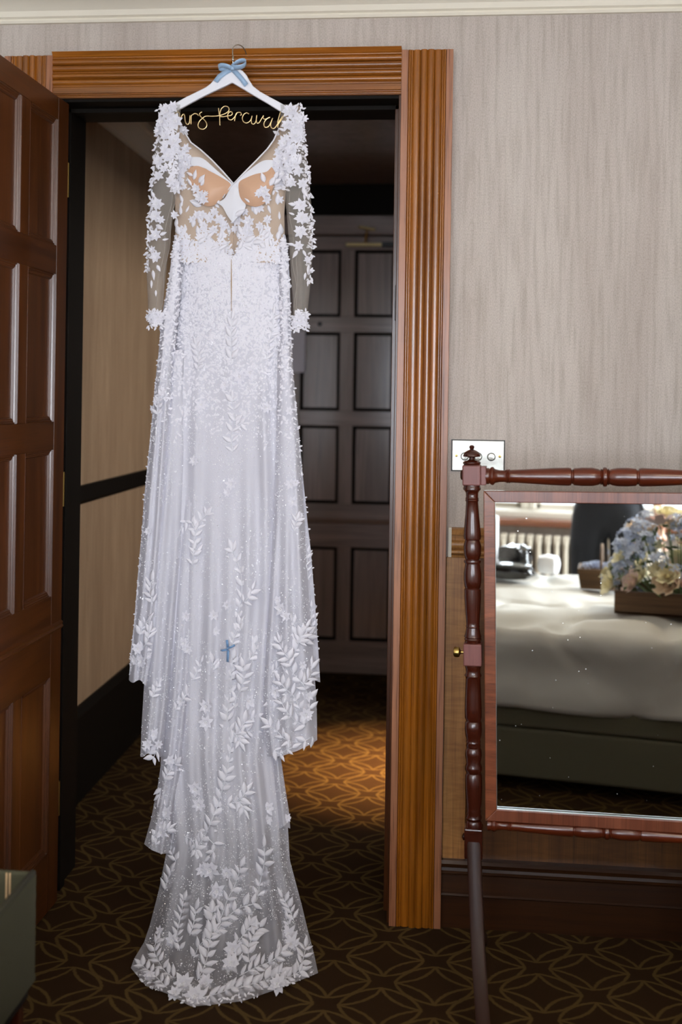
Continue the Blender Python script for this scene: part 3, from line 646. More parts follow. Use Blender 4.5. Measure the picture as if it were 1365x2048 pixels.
# looking-glass frame
fs0, fs1, gs0, gs1 = .029, .617, .057, .589; fz1, gz1, gz0, fz0 = 1.254, 1.2255, .4665, .437
def fpiece(name, s0, s1, z0, z1, mt): return mbox(name, s0, s1, -.012, .014, z0, z1, mt, ch, .003)
mfr = empty('glass_frame', ml(.323, 0, .85)); mfr.parent = None; attach(mfr, ch)
def mboxp(name, *a):
    o = mbox(name, *a[:6], a[6], None, a[7]); attach(o, mfr); return o
def miter(name, poly, mt):
    mb = MB(); mb.prism(poly, lambda p: ml(p[0], -.012, p[1]), lambda p: ml(p[0], .014, p[1])); o = obj(name, mb, mt, None, bevel=.002); attach(o, mfr); return o
miter('frame_side', [(fs0, fz0), (gs0, gz0), (gs0, gz1), (fs0, fz1)], 'veneer_s'); miter('frame_side', [(fs1, fz0), (fs1, fz1), (gs1, gz1), (gs1, gz0)], 'veneer_s')
miter('frame_top', [(fs0, fz1), (gs0, gz1), (gs1, gz1), (fs1, fz1)], 'veneer_t'); miter('frame_bottom', [(fs0, fz0), (fs1, fz0), (gs1, gz0), (gs0, gz0)], 'veneer_t')
mbox('backboard', fs0+.004, fs1-.004, .010, .016, fz0+.004, fz1-.004, 'crate', ch, 0)
mbox('mirror_glass', gs0-.002, gs1+.002, -.006, -.003, gz0-.002, gz1+.002, 'mirror', ch, 0)
for z in (gz0+.0012, gz0+.0052): mbox('glass_bevel', gs0, gs1, -.0078, -.0062, z, z+.0009, 'bevel_glass', ch, 0)
mbox('glass_bevel', gs0, gs0+.0009, -.0078, -.0062, gz0, gz1, 'bevel_glass', ch, 0)

# ================================================================== GREEN BOX ON STAND (left edge)
bxr = empty('storage_box', (-1.05, -1.25, .30), 'open olive green fabric storage box with tan striped lining at the lower left edge', 'box')
X0, X1, Y0, Y1, Z0, Z1 = -1.34, -.814, -1.50, -.975, .305, .515; t = .012
obj('side', MB().box(X1-t, X1, Y0, Y1, Z0, Z1), 'olive', bxr, bevel=.005, seg=3); obj('side', MB().box(X0, X0+t, Y0, Y1, Z0, Z1), 'olive', bxr, bevel=.005)
obj('end_panel', MB().box(X0+t, X1-t, Y1-t, Y1, Z0, Z1+.004), 'olive', bxr, bevel=.005, seg=3); obj('end_panel', MB().box(X0+t, X1-t, Y0, Y0+t, Z0, Z1), 'olive', bxr, bevel=.005)
obj('base', MB().box(X0, X1, Y0, Y1, Z0-.006, Z0+.006), 'olive', bxr)
obj('piping', MB().tube([(X1-.006, Y0, Z1+.002), (X1-.006, Y1-.006, Z1+.002)], .0065, 10), 'olive', bxr, smooth=True, label='rolled olive rim')
for k, xx in enumerate((-.874, -.867)): obj('lining_stripe', MB().box(xx, xx+.0035, Y1-t-.0015, Y1-t, Z0+.01, Z1+.002), 'stripe', bxr, label='tan stripe')
st = empty('luggage_stand', (-1.05, -1.25, 0), 'low reddish wooden stand under the green box', 'stand')
for (a, b) in ((X0+.03, Y0+.03), (X1-.045, Y0+.03), (X0+.03, Y1-.05), (X1-.045, Y1-.05)): obj('leg', MB().box(a, a+.03, b, b+.03, 0, .275), 'mahog', st, bevel=.003)
obj('top_frame', MB().box(X0+.02, X1-.008, Y0+.02, Y1-.015, .272, .299), 'dark_wood', st, bevel=.003)

# ================================================================== HANGER
HY = -.098
def hp_(x, y): return at(x, y, HY)
hg = empty('coat_hanger', hp_(467, 140), 'white wooden hanger with pale blue bow and gold wire lettering, hooked on the door header', 'hanger')
zx = lambda u, v: (340+u/5.25, 80+v/5.25)     # tracing frame of the lettering
half = [(655, 322), (690, 305), (730, 305), (770, 330), (810, 375), (840, 430), (880, 490), (950, 545), (1040, 595), (1150, 655), (1260, 718), (1300, 750), (1290, 775), (1240, 790), (1150, 747), (1030, 672), (900, 598), (780, 525), (655, 452)]
left = [(655, 452), (560, 500), (430, 560), (300, 625), (180, 690), (70, 750), (0, 785), (-30, 770), (-20, 725), (60, 665), (180, 598), (300, 540), (380, 500), (430, 462), (470, 415), (500, 375), (560, 335), (610, 308)]
poly = [hp_(*zx(u, v)) for u, v in half[:-1]+left]
mb = MB(); mb.prism(poly, lambda p: p+Vector((0, -.006, 0)), lambda p: p+Vector((0, .006, 0)))
obj('hanger_body', mb, 'white_paint', hg, bevel=.003, seg=3, smooth=.6)
# hook: up from the neck, over the header ledge
c0 = hp_(466, 135); hk = []
hk += [c0+Vector((0, 0, -.01)), hp_(466.2, 118), hp_(465.5, 104)]
top = hp_(464.5, 97)
for i in range(11):
    t = PI*i/10
    hk.append(Vector((top.x+.0135-.0135*math.cos(t)*1.0+.002, HY+.062*(i/10), top.z+.0195*math.sin(t))))
hk.append(hk[-1]+Vector((.001, .004, -.012)))
obj('hook', MB().tube(hk, .0016, 8), 'steel', hg, smooth=True, label='thin metal hook')
obj('hook_collar', MB().lathe([(0, .0022), (.004, .003), (.012, .0026), (.016, .0018)], hp_(466.3, 122), (0, 0, 1), 12), 'steel', hg, smooth=True)
# lettering in bent wire
def smooth_curve(pts, n=6):
    out = []
    for i in range(len(pts)-1):
        p0 = pts[max(i-1, 0)]; p1 = pts[i]; p2 = pts[i+1]; p3 = pts[min(i+2, len(pts)-1)]
        for k in range(n):
            t = k/n; out.append(tuple(.5*((2*b)+(-a+c)*t+(2*a-5*b+4*c-d)*t*t+(-a+3*b-3*c+d)*t**3) for a, b, c, d in zip(p0, p1, p2, p3)))
    out.append(pts[-1]); return out
LET = [
 [(20, 775), (45, 762), (70, 768), (84, 757), (100, 768), (104, 800), (104, 862), (112, 835), (128, 793), (145, 780), (156, 800), (160, 845), (172, 878), (192, 885), (206, 862), (212, 790)],
 [(222, 886), (224, 840), (226, 795), (240, 785), (262, 772), (285, 778), (302, 795)],
 [(338, 755), (316, 770), (315, 790), (335, 815), (368, 845), (388, 885), (378, 920), (345, 938), (308, 925), (296, 895), (310, 855), (345, 820), (380, 800), (440, 801), (500, 797), (555, 784), (600, 762), (622, 735), (612, 705), (578, 696), (545, 718), (528, 762), (524, 820), (526, 898)],
 [(512, 716), (516, 760), (524, 800), (560, 806), (605, 798), (645, 790), (657, 768), (640, 752), (615, 768), (607, 800), (618, 832), (648, 838), (675, 815), (695, 785), (706, 762)],
 [(679, 852), (686, 815), (694, 778), (715, 762), (742, 763), (752, 785), (738, 790)],
 [(832, 778), (805, 765), (775, 785), (762, 820), (772, 855), (802, 872), (835, 858), (855, 828), (864, 796), (856, 835), (860, 875), (885, 882), (905, 850), (914, 788), (908, 835), (916, 872), (938, 868), (962, 830), (985, 792), (978, 815), (1000, 832), (1052, 812), (1030, 820), (998, 852), (988, 890), (1003, 918), (1035, 908), (1060, 868), (1080, 820), (1062, 870), (1062, 912), (1085, 930), (1112, 912), (1145, 860), (1180, 808), (1205, 788), (1195, 800), (1165, 850), (1140, 885), (1133, 920)],
 [(1130, 870), (1145, 815), (1160, 762)]]
wr = empty('wire_lettering', hp_(460, 235)); attach(wr, hg); wr['label'] = 'gold wire lettering'
for i, L_ in enumerate(LET):
    obj('wire', MB().tube([at(*zx(u, v), HY-.001) for u, v in smooth_curve(L_)], .0017, 8), 'gold', wr, smooth=True)
# anchor ends of the lettering into the hanger arms
obj('wire', MB().tube([at(*zx(20, 775), HY-.001), at(*zx(5, 740), HY)], .0017, 8), 'gold', wr, smooth=True)
obj('wire', MB().tube([at(*zx(1160, 762), HY-.001), at(*zx(1168, 735), HY)], .0017, 8), 'gold', wr, smooth=True)
# satin bow
def ribbon(path, width, name, mt, parent, wdir=None, thick=.0006, endcut=0):
    """path of (pos, width-direction); strip with thickness"""
    vs = []; fs = []; n = len(path)
    for i, (p, wv) in enumerate(path):
        wv = Vector(wv).normalized()*width/2
        for q in (-1, 1): vs.append(Vector(p)+wv*q)
    for i in range(n-1): fs.append((2*i, 2*i+1, 2*i+3, 2*i+2))
    o = obj(name, MB().add(vs, fs), mt, parent, smooth=True)
    s = o.modifiers.new('s', 'SOLIDIFY'); s.thickness = thick; return o
bow = empty('bow', hp_(465, 135)); attach(bow, hg); bow['label'] = 'pale blue satin bow'
def loop(cx, cy, ex, ey, wpx, hpx, name, side):
    pts = []; c = Vector((cx, cy)); e = Vector((ex, ey)); d = e-c; nrm = Vector((-d.y, d.x)).normalized()
    N_ = 14
    for i in range(N_+1):
        t = i/N_; a = t*2*PI
        al = (1-math.cos(a))/2; up = math.sin(a)*.5*hpx*(al**.4)
        q = c+d*al+nrm*up
        y = HY-.012-.010*math.sin(a)
        pts.append((at(q.x, q.y, y), Vector((nrm.x*.25*side, -.9, -nrm.y*.25))+Vector((.0, 0, .9))))
    ribbon(pts, wpx/712, name, 'ribbon', bow)
loop(463, 134, 493, 124, 11, 15, 'bow_loop', 1); loop(464, 136, 437, 134, 9, 11, 'bow_loop', -1)
def tail(pts2, wid, name):
    P = [(at(x, y, HY-.0085-.002*k), Vector((w.x, 0, -w.y))) for k, ((x, y), w) in enumerate(zip(pts2, wid))]
    ribbon(P, .0135, name, 'ribbon', bow)
tail([(466, 139), (474, 147), (483, 157), (493, 170)], [Vector((.75, -.65))]*3+[Vector((.75, -.65))], 'bow_tail')
tail([(462, 139), (450, 145), (439, 153), (431, 163)], [Vector((.5, .86))]*2+[Vector((.65, .75)), Vector((.85, .5))], 'bow_tail')
kb = MB(); kb.lathe([(-.006, .004), (-.004, .006), (.004, .006), (.006, .004)], at(465, 136, HY-.012), (1, 0, .2), 12); obj('bow_knot', kb, 'ribbon', bow, smooth=True)

# ================================================================== WEDDING DRESS
DY = [(200, -.098), (1400, -.125), (1600, -.150), (1700, -.175), (1780, -.205), (1850, -.250), (1900, -.300), (1950, -.370), (2000, -.470), (2020, -.505), (2060, -.56)]
def dy(py):
    return interp2(DY, py)
dress = empty('wedding_dress', atz(440, 1990, 0), 'white lace wedding dress with long sheer sleeves hanging from the hanger, train on the carpet', 'dress')
def sheet(name, Lp, Rp, top, hem, mat, off=0, nu=60, nv=90, folds=(), edge=.05, dens=None, parent=dress, mark=True, seed=0):
    """a cloth panel. Lp/Rp outline [(px,py)], top(u)/hem(u) rows, folds [(u0,width,amp,rowstart)]"""
    vs = []; fs = []; dv = []
    for j in range(nv+1):
        v = j/nv
        for i in range(nu+1):
            u = i/nu; t = top(u) if callable(top) else top; h = hem(u) if callable(hem) else hem
            py = t+(h-t)*v; px = interp(Lp, py)*(1-u)+interp(Rp, py)*u
            y = dy(py)+off+edge*abs(2*u-1)**3
            for (u0, wd, am, rs) in folds:
                k = sm((py-rs)/350.0)
                y -= am*k*math.exp(-((u-u0)/wd)**2)
            y += .004*noise.noise(Vector((px*.02, py*.006, seed)))*sm((py-400)/300)
            p = at(px, py, y)
            if p.z < .012+.001*(off+.05)*100: p = atz(px, py, .012+max(0, -off)*.1)
            vs.append(p); dv.append(dens(px, py) if dens else 1.0)
    W_ = nu+1
    for j in range(nv):
        for i in range(nu): fs.append((j*W_+i, j*W_+i+1, (j+1)*W_+i+1, (j+1)*W_+i))
    o = obj(name, MB().add(vs, fs), mat, parent, smooth=True)
    at_ = o.data.attributes.new('cover', 'FLOAT', 'POINT'); at_.data.foreach_set('value', dv)
    if mark: SURF.append(o)
    return o
SURF = []
def dens_main(px, py):
    d = interp2([(1200, 1.0), (1450, .96), (1600, .86), (1720, .66), (1820, .50), (1920, .40), (2015, .38)], py)
    return min(1, d+.10*noise.noise(Vector((px*.03, py*.008, 3))))
OUTL = [(350, 470), (345, 500), (338, 560), (322, 640), (318, 700), (310, 770), (303, 850), (293, 950), (288, 1000), (284, 1060), (276, 1150), (268, 1250), (262, 1300), (258, 1362)]
OUTR = [(571, 470), (576, 500), (580, 560), (582, 640), (585, 720), (592, 800), (600, 880), (606, 950), (611, 1000), (617, 1060), (622, 1100), (630, 1200), (637, 1300), (641, 1366)]
# main centre panel: waist down to the end of the train
ML = [(353, 470), (352, 560), (345, 640), (340, 740), (334, 850), (328, 1000), (322, 1200), (320, 1400), (322, 1560), (334, 1700), (318, 1780), (300, 1850), (288, 1885), (268, 1918), (262, 1936), (280, 1960), (310, 1985), (350, 1998), (380, 2012), (385, 2020)]
MR = [(569, 470), (574, 560), (576, 720), (578, 850), (584, 1000), (585, 1200), (570, 1400), (561, 1515), (568, 1580), (576, 1650), (580, 1720), (592, 1765), (604, 1810), (616, 1860), (628, 1905), (637, 1948), (600, 1964), (540, 1985), (480, 2001), (420, 2008), (390, 2020)]
def hem_main(u): return interp2([(0, 1936), (.08, 1972), (.2, 1988), (.32, 2013), (.42, 2010), (.6, 2002), (.8, 1976), (1, 1946)], u)
ML2 = [p for p in ML if p[1] <= 1940]; MR2 = [p for p in MR if p[1] <= 1950]
def top_main(u): return interp2([(0, 462), (.06, 478), (.12, 466), (.22, 486), (.3, 470), (.40, 492), (.5, 520), (.6, 490), (.7, 470), (.8, 486), (.9, 466), (.95, 476), (1, 462)], u)
sheet('skirt', ML2, MR2, top_main, hem_main, 'skirt', 0, 120, 200,
      [(.10, .05, .020, 520), (.24, .045, .016, 620), (.38, .05, .026, 900), (.52, .06, .022, 900), (.66, .05, .024, 800), (.80, .045, .022, 600), (.92, .04, .015, 500), (.30, .03, .012, 1300), (.60, .03, .014, 1400), (.45, .025, .012, 1500)], .045, dens_main)
d1 = lambda px, py: min(1, interp2([(600, 1), (1150, .96), (1250, .86), (1400, .84), (1520, .8), (1700, .72)], py)+.08*noise.noise(Vector((px*.04, py*.01, 9))))
# left outer fold, hem about row 1360
sheet('skirt_fold', OUTL, [(360, 470), (362, 560), (350, 700), (345, 850), (338, 1000), (325, 1200), (312, 1300), (297, 1370)], 478, lambda u: 1360+4*math.sin(u*9)+u*8, 'skirt', -.012, 26, 90,
      [(.25, .12, .014, 520), (.6, .12, .020, 640), (.85, .08, .012, 900)], .03, d1, seed=2)
# second left fold, hem about row 1512
sheet('skirt_fold', [(345, 700), (325, 900), (305, 1100), (292, 1300), (289, 1360), (284, 1440), (281, 1512)], [(372, 700), (372, 900), (368, 1100), (352, 1300), (340, 1420), (326, 1512)], 700, lambda u: 1508+6*math.sin(u*8+1), 'skirt', -.006, 24, 80,
      [(.3, .14, .016, 700), (.75, .12, .018, 900)], .03, d1, seed=3)
# third left fold, hem about row 1700
sheet('skirt_fold', [(365, 1000), (345, 1200), (334, 1380), (326, 1500), (316, 1570), (302, 1640), (288, 1690)], [(408, 1000), (400, 1200), (384, 1400), (366, 1550), (350, 1640), (338, 1706)], 1000, lambda u: interp2([(0, 1688), (.3, 1700), (.7, 1708), (1, 1706)], u), 'skirt', -.002, 24, 70,
      [(.3, .14, .016, 1000), (.7, .12, .016, 1100)], .03, d1, seed=4)
# right front fold, hem about row 1510
sheet('skirt_fold', [(556, 700), (552, 900), (546, 1050), (532, 1250), (523, 1380), (526, 1450), (535, 1516)], [(585, 720), (592, 800), (600, 880), (604, 950), (608, 1020), (612, 1100), (620, 1220), (629, 1330), (634, 1420), (635, 1486)], 690,
      lambda u: interp2([(0, 1514), (.3, 1512), (.6, 1502), (.85, 1490), (1, 1480)], u), 'skirt', -.022, 40, 110,
      [(.12, .08, .020, 900), (.45, .12, .022, 900), (.8, .12, .016, 800)], .03, d1, seed=5)
sheet('skirt_fold', [(558, 470), (560, 700), (566, 1000), (570, 1366)], OUTR, 478, lambda u: 1362+4*math.sin(u*7), 'skirt', .006, 24, 90, [(.5, .2, .01, 600)], .02, d1, seed=6)
# right third fold behind, hem about row 1655
sheet('skirt_fold', [(530, 1200), (540, 1400), (548, 1560), (556, 1656)], [(566, 1200), (560, 1400), (562, 1515), (570, 1570), (578, 1620), (581, 1656)], 1200, lambda u: 1654+3*math.sin(u*8), 'skirt', .012, 14, 50, [(.5, .2, .01, 1200)], .01, d1, seed=7)
# back of the dress (closes the garment behind)
sheet('skirt_back', OUTL, OUTR, lambda u: 470, lambda u: 1350+6*math.sin(u*20), 'skirt', .055, 50, 70, [(.2, .06, .01, 600), (.5, .08, .012, 600), (.8, .06, .01, 600)], -.040, d1, mark=False, seed=8)

# bodice halves
NLV = [(356, 212), (358, 230), (368, 262), (382, 285), (402, 300), (424, 320), (445, 342), (467, 367), (467, 380)]
NRV = [(572, 212), (566, 235), (558, 258), (548, 280), (535, 298), (512, 322), (488, 346), (468, 367), (468, 380)]
BLO = [(322, 212), (320, 235), (330, 290), (342, 340), (350, 380), (351, 430), (351, 475), (352, 525)]
BRO = [(600, 212), (606, 240), (596, 290), (584, 340), (572, 380), (569, 430), (570, 475), (572, 525)]
sheet('bodice', BLO, [p for p in NLV]+[(467.5, 525)], 212, 525, 'illusion', .004, 30, 60, [], .02, seed=11)
sheet('bodice', [p for p in NRV]+[(467.5, 525)], BRO, 212, 525, 'illusion', .004, 30, 60, [], .02, seed=12)
sheet('bodice_back', BLO, [(x-2, y) for x, y in NLV]+[(467.5, 500)], 215, 500, 'illusion', .075, 16, 30, [], -.03, mark=False, seed=13)
sheet('bodice_back', [(x+2, y) for x, y in NRV]+[(467.5, 500)], BRO, 215, 500, 'illusion', .075, 16, 30, [], -.03, mark=False, seed=14)

def bvh_of(objs):
    vs = []; fs = []
    for o in objs:
        b = len(vs); vs += [v.co.copy() for v in o.data.vertices]; fs += [tuple(i+b for i in p.vertices) for p in o.data.polygons]
    return BVHTree.FromPolygons(vs, fs)
# region patch helper: polygon in pixels filled on the bodice, lifted by d
def patch(name, poly, d, mat, bulge=0, smooth=True, parent=dress, mark=True, res=4.0, label=None, surf=None):
    bm = bmesh.new(); pts = smooth_curve(poly+[poly[0]], 4)[:-1]
    bv = [bm.verts.new((x, 0, -y)) for x, y in pts]; f = bm.faces.new(bv); bmesh.ops.triangulate(bm, faces=[f])
    for _ in range(4):
        es = [e for e in bm.edges if e.calc_length() > res]
        if not es: break
        bmesh.ops.subdivide_edges(bm, edges=es, cuts=1); bmesh.ops.triangulate(bm, faces=bm.faces[:])
    cx = sum(x for x, y in pts)/len(pts); cy = sum(y for x, y in pts)/len(pts)
    xs = [Vector((x, y)) for x, y in pts]
    def edge_d(q):
        return min((q-((a+(b-a)*max(0, min(1, (q-a).dot(b-a)/max((b-a).length_squared, 1e-6)))))).length for a, b in zip(xs, xs[1:]+xs[:1]))
    mx = max(edge_d(Vector((v.co.x, -v.co.z))) for v in bm.verts) or 1
    for v in bm.verts:
        q = Vector((v.co.x, -v.co.z)); e = edge_d(q)/mx
        y = dy(q.y)-d-bulge*(1-(1-e)**2)
        v.co = at(q.x, q.y, y)
    me_ = MB(); bm.verts.index_update(); me_.add([v.co for v in bm.verts], [tuple(v.index for v in f.verts) for f in bm.faces]); bm.free()
    o = obj(name, me_, mat, parent, smooth=smooth)
    if label: o['label'] = label
    if mark: SURF.append(o)
    return o
b4 = lambda u, v: (320+u*.205, 280+v*.205)
patch('satin_lining', [b4(*p) for p in [(320, 165), (420, 180), (560, 300), (690, 410), (715, 440), (640, 480), (560, 380), (450, 280), (330, 255), (300, 220)]], .004, 'lining', .002)
patch('satin_lining', [b4(*p) for p in [(1100, 195), (1000, 205), (860, 300), (740, 400), (700, 440), (760, 460), (860, 380), (960, 330), (1070, 320), (1100, 260)]], .004, 'lining', .002)
patch('satin_lining', [b4(*p) for p in [(700, 430), (765, 455), (770, 520), (800, 580), (840, 640), (800, 710), (740, 770), (710, 800), (660, 740), (610, 650), (560, 610), (620, 580), (660, 520)]], .0045, 'lining', .004)
patch('cup', [b4(*p) for p in [(300, 262), (380, 255), (500, 310), (610, 370), (690, 430), (670, 500), (600, 580), (520, 640), (440, 640), (360, 560), (300, 440), (275, 320)]], .006, 'cup', .016, label='nude padded cup')
patch('cup', [b4(*p) for p in [(1090, 262), (1040, 310), (940, 330), (850, 365), (775, 410), (770, 490), (790, 570), (850, 630), (950, 650), (1040, 600), (1100, 480), (1130, 340)]], .006, 'cup', .016, label='nude padded cup')
# piped neckline edges
for pts in (NLV[2:-1], NRV[2:-1]):
    P = [at(x, y, dy(y)-.006) for x, y in pts]; obj('neckline_piping', MB().tube(P, .0022, 8), 'lace', dress, smooth=True)
P = [at(x, y, dy(y)-.007) for x, y in [(467, 366), (461, 374), (452, 384), (446, 396)]]; obj('neckline_piping', MB().tube(P, .0018, 8), 'lining', dress, smooth=True)
# centre seam slit and buttons
mb = MB(); q = [at(463.2, y, dy(y)-.030+.004*0) for y in range(505, 627, 10)]
def strip(px0, y0, y1, w0, w1, d):
    vs = []; fs = []; n = 24
    for i in range(n+1):
        y = y0+(y1-y0)*i/n; ww_ = w0+(w1-w0)*i/n
        for s in (-1, 1): vs.append(at(px0+s*ww_/2, y, dy(y)-d))
    for i in range(n): fs.append((2*i, 2*i+1, 2*i+3, 2*i+2))
    return MB().add(vs, fs)

# sleeves: flattened tubes of tulle
def sleeve(Lp, Rp, y0, y1, name):
    vs = []; fs = []; n = 28; nv = 70
    for j in range(nv+1):
        py = y0+(y1-y0)*j/nv; l = interp(Lp, py); r = interp(Rp, py); yc = dy(py)+.004
        c = (l+r)/2; h = (r-l)/2
        for i in range(n):
            a = 2*PI*i/n; wr_ = .004*noise.noise(Vector((i*.9, py*.012, 5+l*.01)))
            vs.append(at(c+h*math.cos(a), py, yc+(.026+wr_)*math.sin(a)+wr_*.7))
    for j in range(nv):
        for i in range(n): fs.append((j*n+i, j*n+(i+1) % n, (j+1)*n+(i+1) % n, (j+1)*n+i))
    o = obj(name, MB().add(vs, fs), 'tulle', dress, smooth=True); SURF.append(o); return o
SLL = [(335, 209), (322, 216), (318, 250), (311, 290), (306, 340), (302, 385), (298, 430), (294, 480), (293, 540), (296, 600), (297, 652)]
SLR = [(362, 209), (360, 260), (358, 320), (354, 380), (347, 430), (340, 480), (334, 530), (329, 580), (326, 620), (324, 652)]
SRL = [(560, 209), (562, 260), (565, 320), (569, 380), (574, 430), (578, 480), (582, 540), (586, 600), (588, 652)]
SRR = [(588, 209), (603, 220), (609, 260), (613, 310), (620, 370), (624, 420), (626, 480), (624, 540), (620, 580), (616, 620), (613, 655)]
sleeve(SLL, SLR, 209, 652, 'sleeve'); sleeve(SRL, SRR, 209, 656, 'sleeve')
for k, (xa, xb) in enumerate(((306, 345), (318, 352), (596, 578), (590, 600))):   # gathered creases inside the sleeves
    P = [at(xb+(xa-xb)*t/20+2.5*math.sin(t*.8+k), 380+t*13, -.112) for t in range(21)]
    obj('sleeve_crease', MB().tube(P, .0011, 5), 'tulle', dress, smooth=True)

TREE = bvh_of(SURF)
def onto(px, py):
    v = ray(px, py).normalized(); h = TREE.ray_cast(CP, v)
    if h[0] is None: return at(px, py, dy(py)-.01), Vector((0, -1, 0))
    n = h[1]
    if n.dot(v) > 0: n = -n
    return h[0], n
# --- applique shapes
def leaf_mesh(ln=1, wd=.42, curl=.06, n=5):
    vs = []; fs = []
    for i in range(n+1):
        t = i/n; w_ = wd*.5*math.sin(PI*min(1, t**.75*1.0))*(1.0 if t < 1 else 0)
        z = curl*math.sin(PI*t)
        vs += [(t*ln, -w_, z*.1), (t*ln, 0, z*.3+.03), (t*ln, w_, z*.1)]
    for i in range(n):
        a = 3*i; fs += [(a, a+1, a+4, a+3), (a+1, a+2, a+5, a+4)]
    # underside border so the leaf has thickness
    m_ = len(vs); vs += [(x, y, -.012) for x, y, z in vs]
    rim = [3*i for i in range(n+1)]+[3*i+2 for i in range(n, -1, -1)]
    for a, b in zip(rim, rim[1:]+rim[:1]): fs.append((a, b, b+m_, a+m_))
    me = bpy.data.meshes.new('leaf'); me.from_pydata(vs, [], fs); me.materials.append(M['lace']); me.validate()
    me.polygons.foreach_set('use_smooth', [True]*len(me.polygons)); return me
LEAVES = [leaf_mesh(1, .42), leaf_mesh(1, .50, .09), leaf_mesh(1, .34, .05)]
def petal_pts(ln, wd, ang, lift, cup, pointed=True, n=4):
    out = []; ca, sa = math.cos(ang), math.sin(ang)
    for i in range(n+1):
        t = i/n; w_ = wd*.5*(math.sin(PI*(.12+.88*t)) if i < n else (.0 if pointed else .25))
        for s in (-1, 0, 1):
            x = t*ln; y = s*w_; z = lift*t+cup*t*t+(.03 if s else 0)
            out.append((x*ca-y*sa, x*sa+y*ca, z))
    return out
def flower_mesh(seed):
    R_ = random.Random(seed); mb = MB()
    for layer, (cnt, ln, wd, lift) in enumerate(((7, 1, .50, .05), (6, .74, .46, .13), (5, .44, .34, .22))):
        ph = R_.random()*6
        for k in range(cnt):
            a = ph+2*PI*k/cnt+R_.uniform(-.15, .15); l = ln*R_.uniform(.85, 1.12)
            pt = petal_pts(l, wd, a, lift, .07*R_.uniform(-.3, 1)); fs = []
            for i in range(4):
                b = 3*i; fs += [(b, b+1, b+4, b+3), (b+1, b+2, b+5, b+4)]
            mb.add([(x, y, z+layer*.04) for x, y, z in pt], fs, 0)
    for k in range(9):
        a = k*2.4; r = .05*math.sqrt(k)*1.3
        mb.lathe([(0, .02), (.03, .055), (.07, .055), (.1, .01)], (r*math.cos(a), r*math.sin(a), .13), (0, 0, 1), 6, 1)
    me = bpy.data.meshes.new('lace_flower'); me.from_pydata(mb.v, [], mb.f); me.materials.append(M['lace']); me.materials.append(M['bead'])
    me.polygons.foreach_set('material_index', mb.m); me.polygons.foreach_set('use_smooth', [True]*len(me.polygons)); return me
FLOWERS = [flower_mesh(i) for i in range(5)]
NPART = {'leaf': 0}
EXTRA = MB()
def place_mesh(me, name, px, py, size, ang, lift=.0022, tilt=0, as_part=True):
    p, n = onto(px, py); n = (n+Vector((0, -1.2, 0))).normalized()
    d = Vector((math.cos(ang), 0, math.sin(ang))); d = (d-n*d.dot(n)).normalized(); b = n.cross(d)
    if tilt: d = (d+n*tilt).normalized(); n = d.cross(b)*1.0
    n = d.cross(b).normalized()
    mt_ = Matrix((d, b, n)).transposed().to_4x4() @ Matrix.Diagonal((size, size, size, 1)); mt_.translation = p+Vector((0, -lift, 0))
    if mt_.translation.z < .008: mt_.translation.z = .008
    if as_part:
        o = bpy.data.objects.new(name, me); COL.objects.link(o); o.matrix_world = mt_; o.matrix_basis = mt_; attach(o, dress); return o
    EXTRA.add([mt_ @ v.co for v in me.vertices], [tuple(q.vertices) for q in me.polygons], 0)
def leaf(px, py, ang, size_px, k=None):
    s = size_px/740; me = LEAVES[random.randrange(3) if k is None else k]
    if NPART['leaf'] < 298: NPART['leaf'] += 1; place_mesh(me, 'leaf', px, py, s, ang, .0012, random.uniform(0, .03))
    else: place_mesh(me, 'leaf', px, py, s, ang, .0018, random.uniform(0, .12), False)
def flower(px, py, r_px, ang=None):
    place_mesh(random.choice(FLOWERS), 'lace_flower', px, py, r_px/740, random.random()*6 if ang is None else ang, .003)
STEM = MB()
def stem(pts, leafsz=24, step=17, start=.0, both=True, wid=.0011, tip=True, spread=.85):
    P = smooth_curve(pts, 8); W3 = []
    for x, y in P:
        p, n = onto(x, y); W3.append(p+Vector((0, -.0028, 0)))
    # reject jumps between cloth layers
    for i in range(1, len(W3)):
        if abs(W3[i].y-W3[i-1].y) > .02: W3[i].y = W3[i-1].y+(.005 if W3[i].y > W3[i-1].y else -.02)
    obj('embroidered_stem', MB().tube(W3, wid, 5), 'thread', dress, smooth=True)
    L_ = 0; side = 1; nxt = start
    for (x0, y0), (x1, y1) in zip(P, P[1:]):
        seg = math.hypot(x1-x0, y1-y0); L_ += seg
        if L_ > nxt:
            a = math.atan2(-(y1-y0), x1-x0)
            for sd in ((side,) if not both else (side, -side)):
                leaf(x1, y1, a+sd*spread*random.uniform(.75, 1.15), leafsz*random.uniform(.8, 1.15))
            side = -side; nxt = L_+step*random.uniform(.85, 1.15)
    if tip:
        (x0, y0), (x1, y1) = P[-3], P[-1]; leaf(x1, y1, math.atan2(-(y1-y0), x1-x0), leafsz*1.05)
def sprig(x, y, a, ln=40, lf=20):
    a = math.radians(a); stem([(x, y), (x+ln*.5*math.cos(a), y-ln*.5*math.sin(a)), (x+ln*math.cos(a+.25), y-ln*math.sin(a+.25))], lf, lf*.62)
